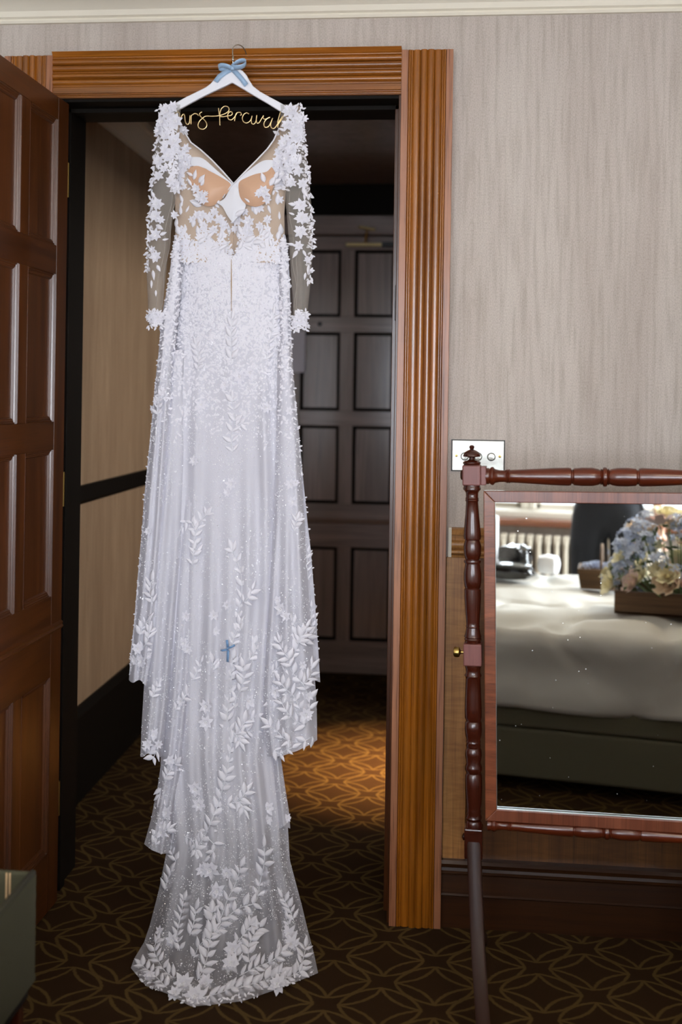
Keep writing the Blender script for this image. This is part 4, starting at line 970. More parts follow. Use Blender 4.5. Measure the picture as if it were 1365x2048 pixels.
# --- the embroidery, largest and lowest first
stem([(480, 1950), (510, 1935), (545, 1920), (562, 1905)], 25, 13)
stem([(430, 1868), (450, 1838), (480, 1815), (512, 1803), (520, 1767), (529, 1725), (529, 1695)], 25, 17, spread=.9)
stem([(388, 1915), (400, 1890), (420, 1868), (440, 1840), (455, 1800), (470, 1770), (482, 1735)], 24, 17)
stem([(395, 1960), (412, 1925), (418, 1895), (424, 1860), (425, 1825)], 25, 15)
stem([(500, 1925), (497, 1900), (505, 1875), (520, 1855)], 22, 12)
stem([(478, 1925), (470, 1895), (488, 1868), (500, 1850)], 22, 13)
stem([(596, 1940), (606, 1920), (612, 1895)], 22, 12); stem([(588, 1840), (578, 1815), (566, 1795)], 22, 11)
stem([(590, 1890), (582, 1868), (575, 1840)], 20, 12)
stem([(560, 1962), (585, 1950), (605, 1940)], 20, 11); stem([(470, 1978), (500, 1968), (535, 1958), (560, 1945)], 24, 13)
stem([(400, 1995), (440, 1985), (470, 1970)], 24, 13); stem([(350, 1955), (330, 1940), (310, 1905), (312, 1885)], 22, 12)
stem([(335, 1975), (310, 1950), (285, 1930)], 20, 10); stem([(360, 1900), (355, 1870), (362, 1830), (368, 1800)], 20, 13)
stem([(380, 1870), (388, 1845), (392, 1820)], 24, 12); stem([(330, 1780), (336, 1760), (342, 1745)], 24, 12)
stem([(352, 1722), (342, 1700), (345, 1680)], 20, 10)
for (x, y, r) in [(368, 1968, 23), (392, 1993, 24), (350, 1985, 15), (412, 1965, 18), (466, 1897, 19), (462, 1925, 20), (579, 1866, 18), (583, 1886, 18), (557, 1968, 20), (422, 1739, 21), (434, 1781, 19), (405, 1738, 15), (345, 1880, 17), (300, 1950, 13), (320, 1862, 12), (455, 1745, 14)]: flower(x, y, r)
# centre vine
stem([(392, 1700), (412, 1668), (424, 1640), (434, 1615), (445, 1580), (452, 1555), (459, 1520), (463, 1480), (455, 1430), (462, 1390), (463, 1345), (466, 1320)], 25, 17, spread=.75)
stem([(395, 1660), (430, 1690), (420, 1710)], 22, 13); stem([(370, 1672), (385, 1680), (392, 1700)], 22, 11)
stem([(455, 1608), (478, 1600), (492, 1585)], 24, 11); stem([(478, 1602), (488, 1618)], 22, 10)
stem([(465, 1480), (478, 1462), (490, 1445), (508, 1435)], 24, 12); stem([(470, 1470), (492, 1463), (505, 1462)], 22, 11)
stem([(466, 1460), (480, 1482)], 22, 10)
stem([(470, 1415), (474, 1395), (488, 1360), (486, 1335)], 23, 13); stem([(462, 1355), (472, 1330), (478, 1318)], 22, 12)
stem([(500, 1320), (512, 1300), (508, 1285)], 24, 10); stem([(430, 1340), (426, 1325)], 22, 9)
stem([(482, 1260), (476, 1235), (484, 1190), (481, 1140), (466, 1100)], 24, 19, spread=.8)
stem([(466, 1290), (470, 1270), (480, 1250)], 24, 12); stem([(486, 1205), (500, 1192), (505, 1180)], 20, 10)
for (x, y, r) in [(413, 1412, 16), (413, 1444, 17), (498, 1402, 17), (392, 1577, 17), (399, 1609, 16), (536, 1616, 16), (536, 1640, 12), (455, 1210, 11), (428, 1230, 12), (432, 1262, 11)]: flower(x, y, r)
# right front fold
stem([(585, 1242), (595, 1262), (597, 1289), (586, 1308), (579, 1330), (590, 1350), (608, 1370), (618, 1395), (621, 1420)][::-1], 25, 18, spread=.85)
stem([(598, 1285), (605, 1270), (612, 1258)], 24, 10); stem([(598, 1285), (612, 1278), (618, 1272)], 22, 9); stem([(580, 1320), (565, 1300), (560, 1285)], 23, 12)
stem([(628, 1472), (600, 1484), (572, 1478), (555, 1462), (540, 1450)], 25, 15); stem([(612, 1452), (590, 1440), (572, 1420), (560, 1398), (550, 1400)], 26, 15)
stem([(600, 1418), (590, 1395), (570, 1375), (560, 1362)], 25, 14); stem([(548, 1500), (560, 1506), (572, 1500), (585, 1495)], 20, 12)
stem([(607, 1368), (622, 1352), (624, 1335)], 23, 11); stem([(545, 1345), (556, 1335), (566, 1332)], 20, 11)
for (x, y, r) in [(563, 1218, 17), (556, 1200, 11), (572, 1232, 12), (551, 1384, 16), (613, 1429, 17), (618, 1392, 13), (606, 1330, 10)]: flower(x, y, r)
# left folds
stem([(308, 1205), (300, 1185), (303, 1162)], 24, 10); stem([(280, 1270), (288, 1250), (296, 1240)], 22, 11); stem([(284, 1300), (296, 1280), (300, 1265)], 22, 11)
for (x, y, r) in [(276, 1296, 14), (284, 1322, 16), (270, 1320, 11), (296, 1310, 10), (308, 1468, 16), (296, 1488, 13), (318, 1488, 11), (334, 1624, 15), (324, 1664, 15), (340, 1520, 13), (322, 1650, 11)]: flower(x, y, r)
stem([(314, 1500), (306, 1515), (300, 1500)], 20, 10); stem([(306, 1395), (312, 1380), (318, 1368)], 20, 10); stem([(330, 1560), (338, 1545), (352, 1528)], 22, 10)
stem([(322, 1575), (320, 1590)], 24, 10); stem([(312, 1690), (318, 1670), (335, 1660)], 22, 11); stem([(352, 1420), (364, 1402), (374, 1388)], 20, 10); stem([(388, 1360), (396, 1340), (402, 1325)], 18, 11)
for (x, y, r) in [(368, 1285, 13), (376, 1298, 12), (362, 1402, 13), (372, 1232, 12), (575, 1655-20, 10)]: flower(x, y, r)
# upper skirt
stem([(394, 1110), (390, 1080), (398, 1050), (412, 1030)], 22, 14); stem([(392, 1062), (378, 1040), (360, 1062)], 18, 13); stem([(385, 1130), (388, 1100)], 20, 12)
stem([(466, 905), (464, 870), (470, 842), (466, 800)], 22, 16); stem([(470, 850), (484, 848)], 18, 8)
for (x, y, r) in [(463, 968, 14), (455, 985, 10), (582, 968, 12), (592, 965, 9), (586, 1003, 12), (389, 922, 12), (403, 809, 13), (533, 816, 13), (297, 1062, 10), (315, 800, 12), (307, 818, 10), (580, 822, 10), (600, 1030, 9), (480, 753, 16), (500, 745, 12), (450, 770, 10)]: flower(x, y, r)
stem([(315, 830), (316, 806), (322, 790)], 18, 11); stem([(463, 720), (463, 690), (463, 660), (465, 640)], 26, 18, spread=.6); stem([(396, 740), (398, 715), (392, 690)], 20, 12); stem([(535, 720), (538, 690), (545, 660), (548, 630)], 20, 13)
stem([(588, 1062), (594, 1040)], 18, 9); stem([(618, 1160), (614, 1130), (617, 1105)], 16, 13); stem([(628, 1270), (625, 1240), (624, 1215)], 16, 13)
# sleeves
for (x, y, r) in [(334, 222, 19), (346, 214, 13), (350, 243, 19), (325, 245, 16), (318, 262, 14), (349, 282, 19), (366, 262, 14), (330, 300, 13), (318, 322, 15), (365, 315, 19), (360, 340, 18), (318, 352, 13), (356, 366, 18), (342, 362, 12), (315, 408, 16), (312, 432, 15), (322, 440, 10), (312, 470, 15), (300, 478, 9), (312, 514, 14), (305, 500, 9),
                  (580, 222, 18), (595, 245, 17), (575, 250, 14), (593, 272, 16), (571, 287, 19), (560, 305, 14), (558, 325, 18), (568, 348, 19), (590, 330, 12), (597, 342, 13), (606, 368, 13), (584, 366, 12), (602, 411, 16), (604, 436, 16), (602, 464, 16), (614, 440, 9), (598, 492, 12), (616, 520, 9)]: flower(x, y, r)
for k in range(7): flower(298+k*4.4, 634+5*math.sin(k*1.7), 9.5)
for k in range(6): flower(589+k*4.6, 640+7*math.sin(k*1.9+1), 9.5)
for (x, y, a, s) in [(318, 340, 100, 16), (335, 290, 160, 20), (340, 262, 150, 18), (312, 450, -30, 20), (320, 470, 20, 16), (318, 415, 40, 14), (309, 395, 120, 16), (306, 540, -80, 22), (303, 560, -85, 18), (314, 530, -60, 16), (325, 480, 10, 14), (598, 330, 80, 24), (604, 322, 120, 18), (605, 375, -60, 24), (610, 385, -90, 18), (618, 365, 80, 20), (592, 410, 170, 16), (590, 430, 160, 14), (596, 500, -120, 20), (590, 490, 170, 18), (606, 500, -60, 18), (618, 530, -95, 20), (612, 545, -100, 16), (617, 560, -95, 14), (572, 262, 160, 18), (560, 270, 150, 18), (588, 200+20, 60, 14), (312, 580, -85, 14)]: leaf(x, y, math.radians(a), s)
# bodice
for (x, y, r) in [(392, 378, 12), (400, 392, 15), (408, 400, 12), (412, 388, 7), (528, 384, 15), (517, 388, 9), (535, 400, 11), (352, 376, 16), (420, 436, 13), (440, 440, 14), (405, 430, 12), (475, 440, 15), (498, 444, 15), (520, 416, 12), (490, 424, 10), (395, 430, 10), (430, 424, 11), (350, 430, 10), (560, 400, 10)]: flower(x, y, r)
for (x, y, a, s) in [(384, 372, 120, 20), (388, 360, 75, 22), (398, 366, 50, 22), (402, 372, 60, 16), (386, 352, 150, 16), (540, 372, 60, 24), (545, 368, 30, 22), (548, 378, 10, 24), (530, 365, 110, 22), (550, 360, 70, 20), (404, 412, 160, 26), (398, 405, 170, 20), (440, 416, 140, 20), (536, 410, -70, 20), (505, 424, 80, 22), (514, 430, 110, 20), (470, 432, 30, 26), (500, 405, 140, 14), (440, 408, 130, 16), (460, 470, 100, 24), (443, 460, 60, 24), (436, 500, 30, 26), (412, 478, 40, 26), (440, 480, 80, 20), (455, 500, 110, 24), (476, 476, 80, 24), (484, 470, 110, 24), (478, 500, 70, 24), (490, 484, 30, 26), (505, 486, 10, 24), (520, 470, 70, 22), (530, 478, 60, 20), (398, 470, 100, 20), (405, 450, 120, 20), (386, 455, 80, 20), (360, 470, 110, 24), (352, 455, 80, 22), (362, 430, 90, 20), (372, 425, 60, 16), (366, 405, 110, 18), (360, 415, 60, 16), (556, 410, 90, 26), (563, 470, 95, 24), (556, 480, 80, 22), (560, 440, 95, 18), (420, 500, 20, 22), (508, 500, 160, 24), (396, 488, 40, 22), (532, 496, 140, 22), (380, 495, 60, 20), (545, 494, 110, 20)]: leaf(x, y, math.radians(a), s)
for (x, y, r) in [(340, 232, 12), (330, 272, 12), (338, 312, 14), (352, 300, 12), (372, 298, 13), (376, 330, 12), (328, 338, 10), (590, 258, 12), (583, 298, 14), (574, 318, 14), (556, 346, 13), (578, 334, 12), (548, 330, 12), (380, 318, 10), (358, 352, 12), (566, 366, 12), (470, 458, 10), (448, 452, 12), (428, 460, 12), (500, 462, 12), (520, 452, 10), (408, 452, 11), (536, 440, 11), (385, 440, 10)]: flower(x, y, r)
# dense lace of the hip, joined: too small and crowded to pick apart
LB = MB()
def small_bit(px, py, s, ang):
    p, n = onto(px, py); n = (n+Vector((0, -1.2, 0))).normalized(); d = Vector((math.cos(ang), 0, math.sin(ang))); d = (d-n*d.dot(n)).normalized(); b = n.cross(d)
    o = p+Vector((0, -.0008, 0)); s = s/740
    pts = [o, o+d*s*.35-b*s*.22+n*.0003, o+d*s*.75-b*s*.17+n*.0004, o+d*s, o+d*s*.75+b*s*.17+n*.0004, o+d*s*.35+b*s*.22+n*.0003, o+d*s*.5+n*.0012]
    LB.add(pts, [(0, 1, 6), (1, 2, 6), (2, 3, 6), (3, 4, 6), (4, 5, 6), (5, 0, 6)])
R3 = random.Random(4)
for _ in range(7500):
    py = 455+440*(1-math.sqrt(1-R3.random()))**1.1; l = interp(OUTL, py)+4; r = interp(OUTR, py)-4; px = R3.uniform(l, r)
    if py < 470+16*math.sin(px*.15)+(30 if abs(px-463) < 14 else 0): continue
    small_bit(px, py, R3.uniform(5, 11), R3.uniform(0, 2*PI))
for _ in range(1500):           # ragged lace along shoulders, sleeves' outer edge and cuffs
    k = R3.random()
    if k < .3: py = R3.uniform(212, 380); px = interp(BLO, py)+R3.uniform(-6, 26)
    elif k < .6: py = R3.uniform(212, 380); px = interp(BRO, py)-R3.uniform(-6, 26)
    elif k < .72: py = R3.uniform(230, 540); px = interp(SLL, py)+R3.uniform(0, 5)
    elif k < .84: py = R3.uniform(230, 560); px = interp(SRR, py)-R3.uniform(0, 5)
    elif k < .92: py = R3.uniform(622, 654); px = R3.uniform(297, 325)
    else: py = R3.uniform(622, 660); px = R3.uniform(588, 614)
    small_bit(px, py, R3.uniform(6, 12), R3.uniform(0, 2*PI))
for side in (OUTL, OUTR):
    for _ in range(260):
        py = R3.uniform(480, 1350); small_bit(interp(side, py)+(3 if side is OUTL else -3), py, R3.uniform(4, 9), R3.uniform(0, 2*PI))
for _ in range(90):              # hem edging
    u = R3.random(); py = hem_main(u)-R3.uniform(2, 14)
    px = interp(ML2, py)*(1-u)+interp(MR2, py)*u; small_bit(px, py, R3.uniform(5, 9), R3.uniform(0, 2*PI))
o = obj('lace_ground', LB, 'lace', dress, smooth=True); o['kind'] = 'stuff'; o['label'] = 'dense beaded lace over hips and shoulders'
if EXTRA.v: o = obj('small_leaves', EXTRA, 'lace', dress, smooth=True); o['kind'] = 'stuff'
# sequins
SQ = MB(); R4 = random.Random(9)
for _ in range(24000):
    py = 505+1475*R4.random(); l = interp(OUTL, py) if py < 1362 else interp([(285, 1362), (282, 1510), (300, 1640), (290, 1700), (300, 1850), (270, 1950)], py)
    r = interp(OUTR, py) if py < 1366 else interp([(636, 1366), (634, 1480), (575, 1520), (580, 1700), (637, 1950)], py)
    px = R4.uniform(l, r)
    if noise.noise(Vector((px*.02, py*.012, 1)))+R4.random()*.6 < .12: continue
    v = ray(px, py).normalized(); h = TREE.ray_cast(CP, v)
    if h[0] is None or h[0].y > .1: continue
    n = Vector((R4.gauss(0, .45), -1, R4.gauss(0, .45))).normalized(); a = n.orthogonal().normalized(); b = n.cross(a); s = R4.uniform(.0007, .0017)
    if R4.random() < .02: s *= 1.6
    c = h[0]+Vector((0, -.0022, 0)); t = R4.random()*6; a, b = a*math.cos(t)+b*math.sin(t), b*math.cos(t)-a*math.sin(t)
    SQ.add([c+a*s, c+b*s, c-a*s, c-b*s], [(0, 1, 2, 3)])
o = obj('sequins', SQ, 'sequin', dress); o['kind'] = 'stuff'; o['label'] = 'tiny glittering sequins'
# slit, buttons
P = [onto(463.5, y)[0]+Vector((0, -.0035, 0)) for y in range(508, 626, 6)]
obj('centre_seam', MB().tube(P, [.0006+.0009*(1-abs(2*i/(len(P)-1)-1)) for i in range(len(P))], 6), 'stripe', dress, label='nude centre seam')
for i in range(9):
    p, n = onto(459-i*.3, 458+i*6.8); obj('button', MB().lathe([(0, .0015), (.0015, .0028), (.003, .0024), (.0045, .0008)], p+Vector((0, -.003, 0)), (0, -1, 0), 10), 'bead', dress, smooth=True)
# small blue ribbon bow on the skirt
sb = empty('ribbon_bow', onto(456, 1298)[0]); attach(sb, dress); sb['label'] = 'small blue ribbon bow'
bp0 = onto(456, 1298)[0].y-.010
def rib(pts, w0): 
    P = []
    for i, (x, y) in enumerate(pts):
        a = pts[max(i-1, 0)]; b = pts[min(i+1, len(pts)-1)]; d = Vector((b[0]-a[0], b[1]-a[1])).normalized()
        P.append((at(x, y, bp0-.004*math.sin(i*1.3)), Vector((-d.y, .3, -d.x))))
    ribbon(P, w0/740, 'ribbon_end', 'ribbon2', sb)
rib([(456, 1299), (450, 1300), (445, 1301), (441, 1300)], 4); rib([(456, 1296), (463, 1294), (470, 1290)], 4.5); rib([(456, 1296), (455, 1288), (454, 1280)], 5); rib([(456, 1300), (456, 1310), (455, 1324)], 5.5)
obj('ribbon_knot', MB().lathe([(-.003, .002), (0, .0035), (.003, .002)], at(456, 1297, bp0-.004), (1, 0, .3), 8), 'ribbon2', sb, smooth=True)

# ================================================================== BED AND WHAT LIES ON IT (seen in the mirror)
bed = empty('bed', (-.1, -2.45, 0), 'double bed with rumpled white duvet on a sage grey divan, seen in the mirror', 'bed')
BX0, BX1, BYF, BYB, BT = -1.15, 1.05, -1.845, -3.05, .632
obj('divan_base', MB().box(BX0, BX1, BYB, BYF, .045, .232), 'divan', bed, bevel=.012, seg=3); obj('divan_base', MB().box(BX0, BX1, BYB, BYF, .236, .40), 'divan', bed, bevel=.012, seg=3)
obj('mattress', MB().box(BX0+.01, BX1-.01, BYB+.01, BYF-.01, .402, .60), 'duvet', bed, bevel=.03, seg=4)
for a in (BX0+.1, BX1-.1):
    for b in (BYB+.1, BYF-.1): obj('castor', MB().lathe([(0, .02), (.02, .025), (.045, .02)], (a, b, 0), (0, 0, 1), 12), 'black', bed, smooth=True)
nu, nv = 120, 90; vs = []; fs = []
for j in range(nv+1):
    s = j/nv*2.0; 
    for i in range(nu+1):
        x = BX0-.03+(BX1-BX0+.06)*i/nu
        hemz = .345+.03*noise.noise(Vector((x*2.3, 0, 4)))-.02*sm((x-.2)/.5)
        hz = BT-hemz; tot = (BYF-BYB); dist = s/2*(tot+hz+.22)-.22
        wr_ = .018*noise.noise(Vector((x*3.2, dist*4.5, 1)))+.009*noise.noise(Vector((x*9, dist*8, 7)))+.034*abs(noise.noise(Vector((x*1.9+dist*3.4, dist*1.0-x*.8, 3))))-.020*max(0, .12-abs(noise.noise(Vector((x*2.2-dist*2.0, dist*2.4+x, 8)))))/.12
        if dist < 0: y = BYB-.02-wr_; z = BT+dist; 
        elif dist < tot: y = BYB+dist; z = BT+wr_-.03*sm((dist-tot+.12)/.12)*.9; y = y
        else:
            k = dist-tot; y = BYF+.014*sm(k/.05)+wr_*.9+.006*math.sin(k*30); z = BT-.027-k
        vs.append((x, y, z))
for j in range(nv):
    for i in range(nu): a = j*(nu+1)+i; fs.append((a, a+1, a+nu+2, a+nu+1))
dv_ = obj('duvet', MB().add(vs, fs), 'duvet', bed, smooth=True); s_ = dv_.modifiers.new('s', 'SOLIDIFY'); s_.thickness = .02; s_.offset = -1

TOPZ = .648
# wooden box of flowers
fb = empty('flower_box', (.60, -2.17, TOPZ), 'long wooden box packed with peach, yellow and pale blue flowers on the bed', 'flowers')
mb = MB(); bx0, bx1, by0, by1, bz0, bz1 = .362, .86, -2.30, -2.055, TOPZ+.004, TOPZ+.092
for nm, a in (('box_side', (bx0, bx1, by1-.012, by1, bz0, bz1)), ('box_side', (bx0, bx1, by0, by0+.012, bz0, bz1)), ('box_end', (bx0, bx0+.012, by0+.012, by1-.012, bz0, bz1)), ('box_end', (bx1-.012, bx1, by0+.012, by1-.012, bz0, bz1)), ('box_base', (bx0, bx1, by0, by1, bz0-.001, bz0+.01))):
    obj(nm, MB().box(*a), 'crate', fb, bevel=.002)
def rose_mesh(nm, mt):
    mb = MB(); R_ = random.Random(hash(nm) % 99 if False else len(nm))
    for layer, (cnt, r, h, flare) in enumerate(((6, 1, .75, .35), (5, .78, .85, .15), (4, .55, .9, 0), (3, .32, .95, -.05))):
        for k in range(cnt):
            a0 = 2*PI*k/cnt+layer*.6; vs = []; fs = []
            for i in range(5):
                t = i/4; rr = r*(.25+.75*math.sin(t*PI*.5))+flare*t*t; 
                for j in range(5):
                    a = a0+(j-2)/2*(PI/cnt*1.25)*(.5+.5*math.sin(PI*min(1, t+.25)))
                    vs.append((rr*math.cos(a)*(1+.03*j % 2), rr*math.sin(a), h*t-(.1*abs(j-2)/2)*t))
            for i in range(4):
                for j in range(4): b = i*5+j; fs.append((b, b+1, b+6, b+5))
            mb.add(vs, fs)
    me = bpy.data.meshes.new(nm); me.from_pydata(mb.v, [], mb.f); me.materials.append(M[mt]); me.polygons.foreach_set('use_smooth', [True]*len(me.polygons)); return me
RM = [rose_mesh('rose', 'peach'), rose_mesh('rose', 'yellow'), rose_mesh('rose', 'pinkw'), rose_mesh('rose', 'yellow')]
def floret_cluster():
    mb = MB(); R_ = random.Random(5)
    for k in range(16):
        d = Vector((R_.gauss(0, 1), R_.gauss(0, 1), R_.gauss(.5, 1))).normalized(); a = d.orthogonal().normalized(); b = d.cross(a); c = d*.75
        for q in range(5):
            t = 2*PI*q/5; e = a*math.cos(t)+b*math.sin(t); f = a*math.cos(t+.5)+b*math.sin(t+.5); g = a*math.cos(t-.5)+b*math.sin(t-.5)
            mb.add([c, c+g*.22+d*.05, c+e*.38+d*.1, c+f*.22+d*.05], [(0, 1, 2, 3)])
    me = bpy.data.meshes.new('blue_blossom'); me.from_pydata(mb.v, [], mb.f); me.materials.append(M['blue']); return me
FC = floret_cluster()
R5 = random.Random(21)
def bloom(me, nm, p, s, parent):
    o = bpy.data.objects.new(nm, me); COL.objects.link(o); o.location = p
    d = (Vector(p)-Vector((.62, -2.18, .66))).normalized(); q = (d+Vector((R5.gauss(0, .3), R5.gauss(0, .3), .2))).to_track_quat('Z', 'Y'); o.rotation_euler = q.to_euler(); o.scale = (s, s, s); attach(o, parent); return o
gl = MB()
for k in range(96):
    th = R5.uniform(0, 2*PI); ph = math.acos(R5.uniform(-.15, 1)); rr = R5.uniform(.82, 1.05)
    p = Vector((.62+.30*rr*math.sin(ph)*math.cos(th), -2.18+.155*rr*math.sin(ph)*math.sin(th), TOPZ+.10+.29*rr*math.cos(ph)))
    p.z = max(p.z, TOPZ+.06)
    if p.y > by1-.01 and p.z < bz1+.03: p.z = bz1+.04
    if k % 5 in (0, 3): bloom(FC, 'blue_blossom', p, R5.uniform(.040, .056), fb)
    else: bloom(R5.choice(RM), 'rose', p, R5.uniform(.028, .044), fb)
    gl.tube([(.62+(p.x-.62)*.3, -2.18+(p.y+2.18)*.3, TOPZ+.02), p], .002, 5)
obj('stems', gl, 'leafgreen', fb)
lf = MB()
for k in range(120):
    th = R5.uniform(0, 2*PI); ph = math.acos(R5.uniform(-.1, 1)); p = Vector((.62+.28*math.sin(ph)*math.cos(th), -2.18+.15*math.sin(ph)*math.sin(th), TOPZ+.09+.27*math.cos(ph)))
    d = Vector((R5.gauss(0, 1), R5.gauss(0, 1), R5.gauss(0, 1))).normalized(); b = d.orthogonal().normalized(); lf.add([p, p+d*.02+b*.01, p+d*.045, p+d*.02-b*.01], [(0, 1, 2, 3)])
o = obj('foliage', lf, 'leafgreen', fb); o['kind'] = 'stuff'
# wicker basket
wk = empty('wicker_basket', (.29, -2.62, TOPZ), 'small dark wicker basket with a handle beside the flower box on the bed', 'basket')
for i in range(9):
    z = TOPZ+.008+i*.0098; g = .003*i/2; mb = MB(); a0, a1, b0, b1 = .205-g, .375+g, -2.72-g, -2.58+g
    mb.tube([(a0, b0, z), (a1, b0, z), (a1, b1, z), (a0, b1, z), (a0, b0, z)], .0062, 6); obj('woven_strand', mb, 'wicker', wk, smooth=True)
obj('basket_base', MB().box(.205, .375, -2.72, -2.58, TOPZ+.002, TOPZ+.010), 'wicker', wk)
obj('basket_handle', MB().tube([(.29, -2.735+.15*(1-math.cos(PI*i/12))/2+.0, TOPZ+.09+.10*math.sin(PI*i/12)) for i in range(13)], .006, 7), 'wicker', wk, smooth=True)
for i in range(10):
    p = Vector((.22+.015*i, -2.65+R5.uniform(-.04, .04), TOPZ+.095)); o = bpy.data.objects.new('leaf_sprig', FC); COL.objects.link(o); o.location = p; o.scale = (.022,)*3; attach(o, wk)
# black things on the left of the bed
def pouch(name, c, s, mt, label, cat, rz=0, bumps=.1, seed=0):
    bm = bmesh.new(); bmesh.ops.create_cube(bm, size=1); bmesh.ops.subdivide_edges(bm, edges=bm.edges[:], cuts=7, use_grid_fill=True)
    for v in bm.verts:
        p = v.co*2; q = p.normalized(); k = .55; p = p*(1-k)*.85+q*k*1.2; nz_ = noise.noise(Vector((p.x*2, p.y*2, p.z*2+seed)))*bumps
        p = p*(1+nz_); x = p.x*s[0]/2; y = p.y*s[1]/2; z = max(p.z, -.93)*s[2]/2
        v.co = Vector((x*math.cos(rz)-y*math.sin(rz), x*math.sin(rz)+y*math.cos(rz), z+s[2]/2*.93))+Vector(c)
    o = obj(name, bm, mt, smooth=True); tag(o, label, cat); return o
pouch('clutch_bag', (-.13, -2.72, TOPZ+.006), (.24, .12, .075), 'blk_shiny', 'low glossy black quilted clutch bag on the left of the bed', 'bag', .12, .10, 1)
pouch('handbag', (-.12, -2.90, TOPZ+.006), (.15, .12, .135), 'blk_shiny', 'slouching black handbag behind the clutch bag on the bed', 'bag', .5, .25, 3)
pouch('white_pouch', (.035, -2.93, TOPZ+.006), (.10, .10, .09), 'plastic_w', 'small round white pouch beside the black handbag', 'pouch', .2, .05, 5)
pb_ = MB(); pb_.box(-.34, -.215, -3.01, -2.95, TOPZ+.006, TOPZ+.26); tag(obj('paper_bag', pb_, 'plastic_w', bevel=.006), 'upright white paper bag at the left end of the bed', 'bag')

# ================================================================== PHOTOGRAPHER (seen in the mirror)
per = empty('person', (.29, -3.42, 0), 'person in black trousers and top standing behind the bed holding a camera', 'person')
def skin_obj(name, verts, edges, radii, mt, parent, root=0, sub=2):
    me = bpy.data.meshes.new(name); me.from_pydata([tuple(v) for v in verts], edges, []); o = bpy.data.objects.new(name, me); COL.objects.link(o); me.materials.append(M[mt])
    sk = o.modifiers.new('skin', 'SKIN'); sk.use_smooth_shade = True
    for i, r in enumerate(radii): me.skin_vertices[0].data[i].radius = (r, r) if not isinstance(r, tuple) else r
    me.skin_vertices[0].data[root].use_root = True
    su = o.modifiers.new('sub', 'SUBSURF'); su.levels = sub; su.render_levels = sub
    attach(o, parent); return o
ox, oy = .29, -3.44
V_ = [(0, 0, .98), (0, 0, 1.10), (0, 0, 1.24), (0, .01, 1.37), (0, .0, 1.46), (0, .01, 1.53), (0, .015, 1.62), (0, .01, 1.69),
      (-.09, 0, .90), (-.10, .02, .50), (-.11, -.02, .10), (-.12, .13, .035),
      (.09, 0, .90), (.10, .02, .50), (.11, -.02, .10), (.12, .13, .035),
      (-.17, 0, 1.39), (-.25, .06, 1.20), (-.205, .11, 1.31), (-.18, .145, 1.365),
      (.17, 0, 1.39), (.235, .0, 1.13), (.25, .05, .92), (.252, .07, .86)]
E_ = [(0, 1), (1, 2), (2, 3), (3, 4), (4, 5), (5, 6), (6, 7), (0, 8), (8, 9), (9, 10), (10, 11), (0, 12), (12, 13), (13, 14), (14, 15), (3, 16), (16, 17), (17, 18), (18, 19), (3, 20), (20, 21), (21, 22), (22, 23)]
Rr = [(.15, .11), (.125, .095), (.14, .10), (.15, .10), (.06, .06), (.058, .06), (.082, .10), (.07, .085), .095, .062, .042, .035, .095, .062, .042, .035, .058, .042, .032, .028, .058, .042, .032, .028]
body = skin_obj('body', [(x+ox, y+oy, z) for x, y, z in V_], E_, Rr, 'skin', per)
skin_obj('trousers', [(x+ox, y+oy, z) for x, y, z in [(0, 0, 1.04), (0, 0, .95), (-.095, 0, .86), (-.10, .02, .50), (-.11, -.02, .09), (.095, 0, .86), (.10, .02, .50), (.11, -.02, .09)]],
         [(0, 1), (1, 2), (2, 3), (3, 4), (1, 5), (5, 6), (6, 7)], [(.155, .12), (.175, .135), (.115, .115), (.085, .085), .075, (.115, .115), (.085, .085), .075], 'blk_cloth', per, 1)
skin_obj('top', [(x+ox, y+oy, z) for x, y, z in [(0, 0, 1.00), (0, 0, 1.12), (0, 0, 1.25), (0, .01, 1.38), (0, .0, 1.45), (-.17, 0, 1.39), (-.235, .035, 1.27), (.17, 0, 1.39), (.215, 0, 1.25)]],
         [(0, 1), (1, 2), (2, 3), (3, 4), (3, 5), (5, 6), (3, 7), (7, 8)], [(.17, .13), (.14, .11), (.155, .115), (.16, .115), (.075, .075), .07, .06, .07, .06], 'blk_cloth', per, 1)
def hand(base, fdir, side, name):
    fdir = Vector(fdir).normalized(); sd = Vector(side).normalized(); nn = fdir.cross(sd)
    b = Vector(base); vs = [b, b+fdir*.05]; es = [(0, 1)]; rs = [.026, (.030, .018)]
    for k, (o_, ln) in enumerate(((-.028, .062), (-.010, .072), (.010, .068), (.028, .052))):
        i = len(vs); vs += [b+fdir*.085+sd*o_, b+fdir*(.085+ln*.5)+sd*o_*1.1+nn*.012, b+fdir*(.085+ln*.85)+sd*o_*1.05+nn*.034]; es += [(1, i), (i, i+1), (i+1, i+2)]; rs += [.0105, .009, .0075]
    i = len(vs); vs += [b+fdir*.035-sd*.036, b+fdir*.065-sd*.052+nn*.015, b+fdir*.090-sd*.05+nn*.03]; es += [(0, i), (i, i+1), (i+1, i+2)]; rs += [.014, .0115, .009]
    return skin_obj(name, vs, es, rs, 'skin', per)
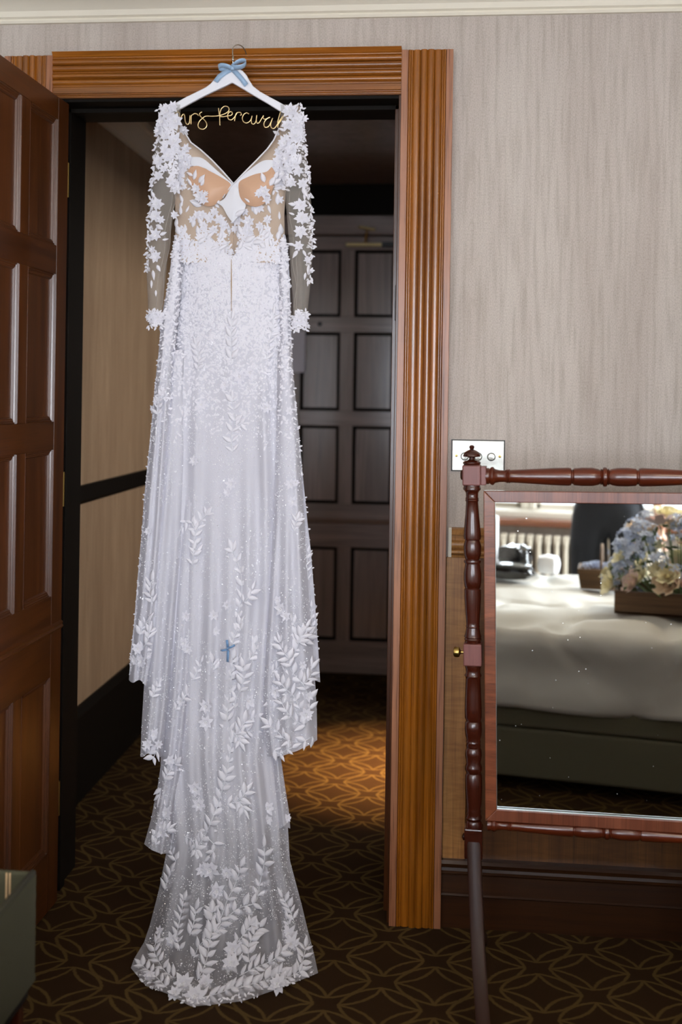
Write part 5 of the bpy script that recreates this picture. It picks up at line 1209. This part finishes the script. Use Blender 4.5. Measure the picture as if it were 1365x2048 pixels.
hand((ox+.252, oy+.07, .87), (0, .12, -1), (0, 1, .1), 'hand'); hand((ox-.178, oy+.145, 1.362), (-.1, .35, .9), (.9, .2, 0), 'hand')
for s in (-1, 1):
    obj('shoe', MB().lathe([(-.09, .02), (-.07, .038), (0, .042), (.09, .04), (.14, .03), (.16, .01)], (ox+.115*s, oy+.03, .042), (0, 1, 0), 16), 'blk_shiny', per, smooth=True)
    obj('ear', MB().lathe([(0, .012), (.006, .018), (.012, .010)], (ox+.078*s, oy+.01, 1.62), (s, 0, 0), 10), 'skin', per, smooth=True)
    obj('eye', MB().lathe([(-.010, .002), (-.007, .008), (0, .011), (.006, .008), (.009, .002)], (ox+.031*s, oy+.105, 1.635), (0, 1, 0), 12), 'bead', per, smooth=True)
obj('nose', MB().lathe([(0, .006), (.015, .010), (.035, .013), (.042, .006)], (ox, oy+.112, 1.64), (0, .35, -1), 10), 'skin', per, smooth=True)
obj('mouth', MB().tube([(ox-.024, oy+.103, 1.568), (ox-.01, oy+.114, 1.571), (ox, oy+.116, 1.569), (ox+.01, oy+.114, 1.571), (ox+.024, oy+.103, 1.568)], [.003, .006, .0065, .006, .003], 8), 'pinkw', per, smooth=True)
bm = bmesh.new(); bmesh.ops.create_uvsphere(bm, u_segments=24, v_segments=16, radius=1)
for v in bm.verts:
    p = v.co; z = p.z; fr = p.y > .35 and z < .45
    v.co = Vector((ox+p.x*.098, oy-.005+(p.y*.115 if not fr else .03), 1.66+z*(.115 if z > 0 else .16)))
obj('hair', bm, 'hair', per, smooth=True)
# the camera the person holds (its lens front sits just behind the viewpoint)
pc_ = empty('photo_camera', (0, -3.25, 1.45), 'black camera held up by the photographer, out of the mirror view', 'camera')
obj('camera_body', MB().box(-.07, .07, -3.275, -3.215, 1.44, 1.53), 'blk_cloth', pc_, bevel=.01)
obj('lens_barrel', MB().lathe([(0, .034), (.03, .036), (.05, .034), (.07, .034)], (0, -3.215, 1.487), (0, 1, 0), 24), 'blk_shiny', pc_, smooth=.6)
obj('prism_hump', MB().box(-.025, .025, -3.27, -3.22, 1.53, 1.555), 'blk_cloth', pc_, bevel=.008)
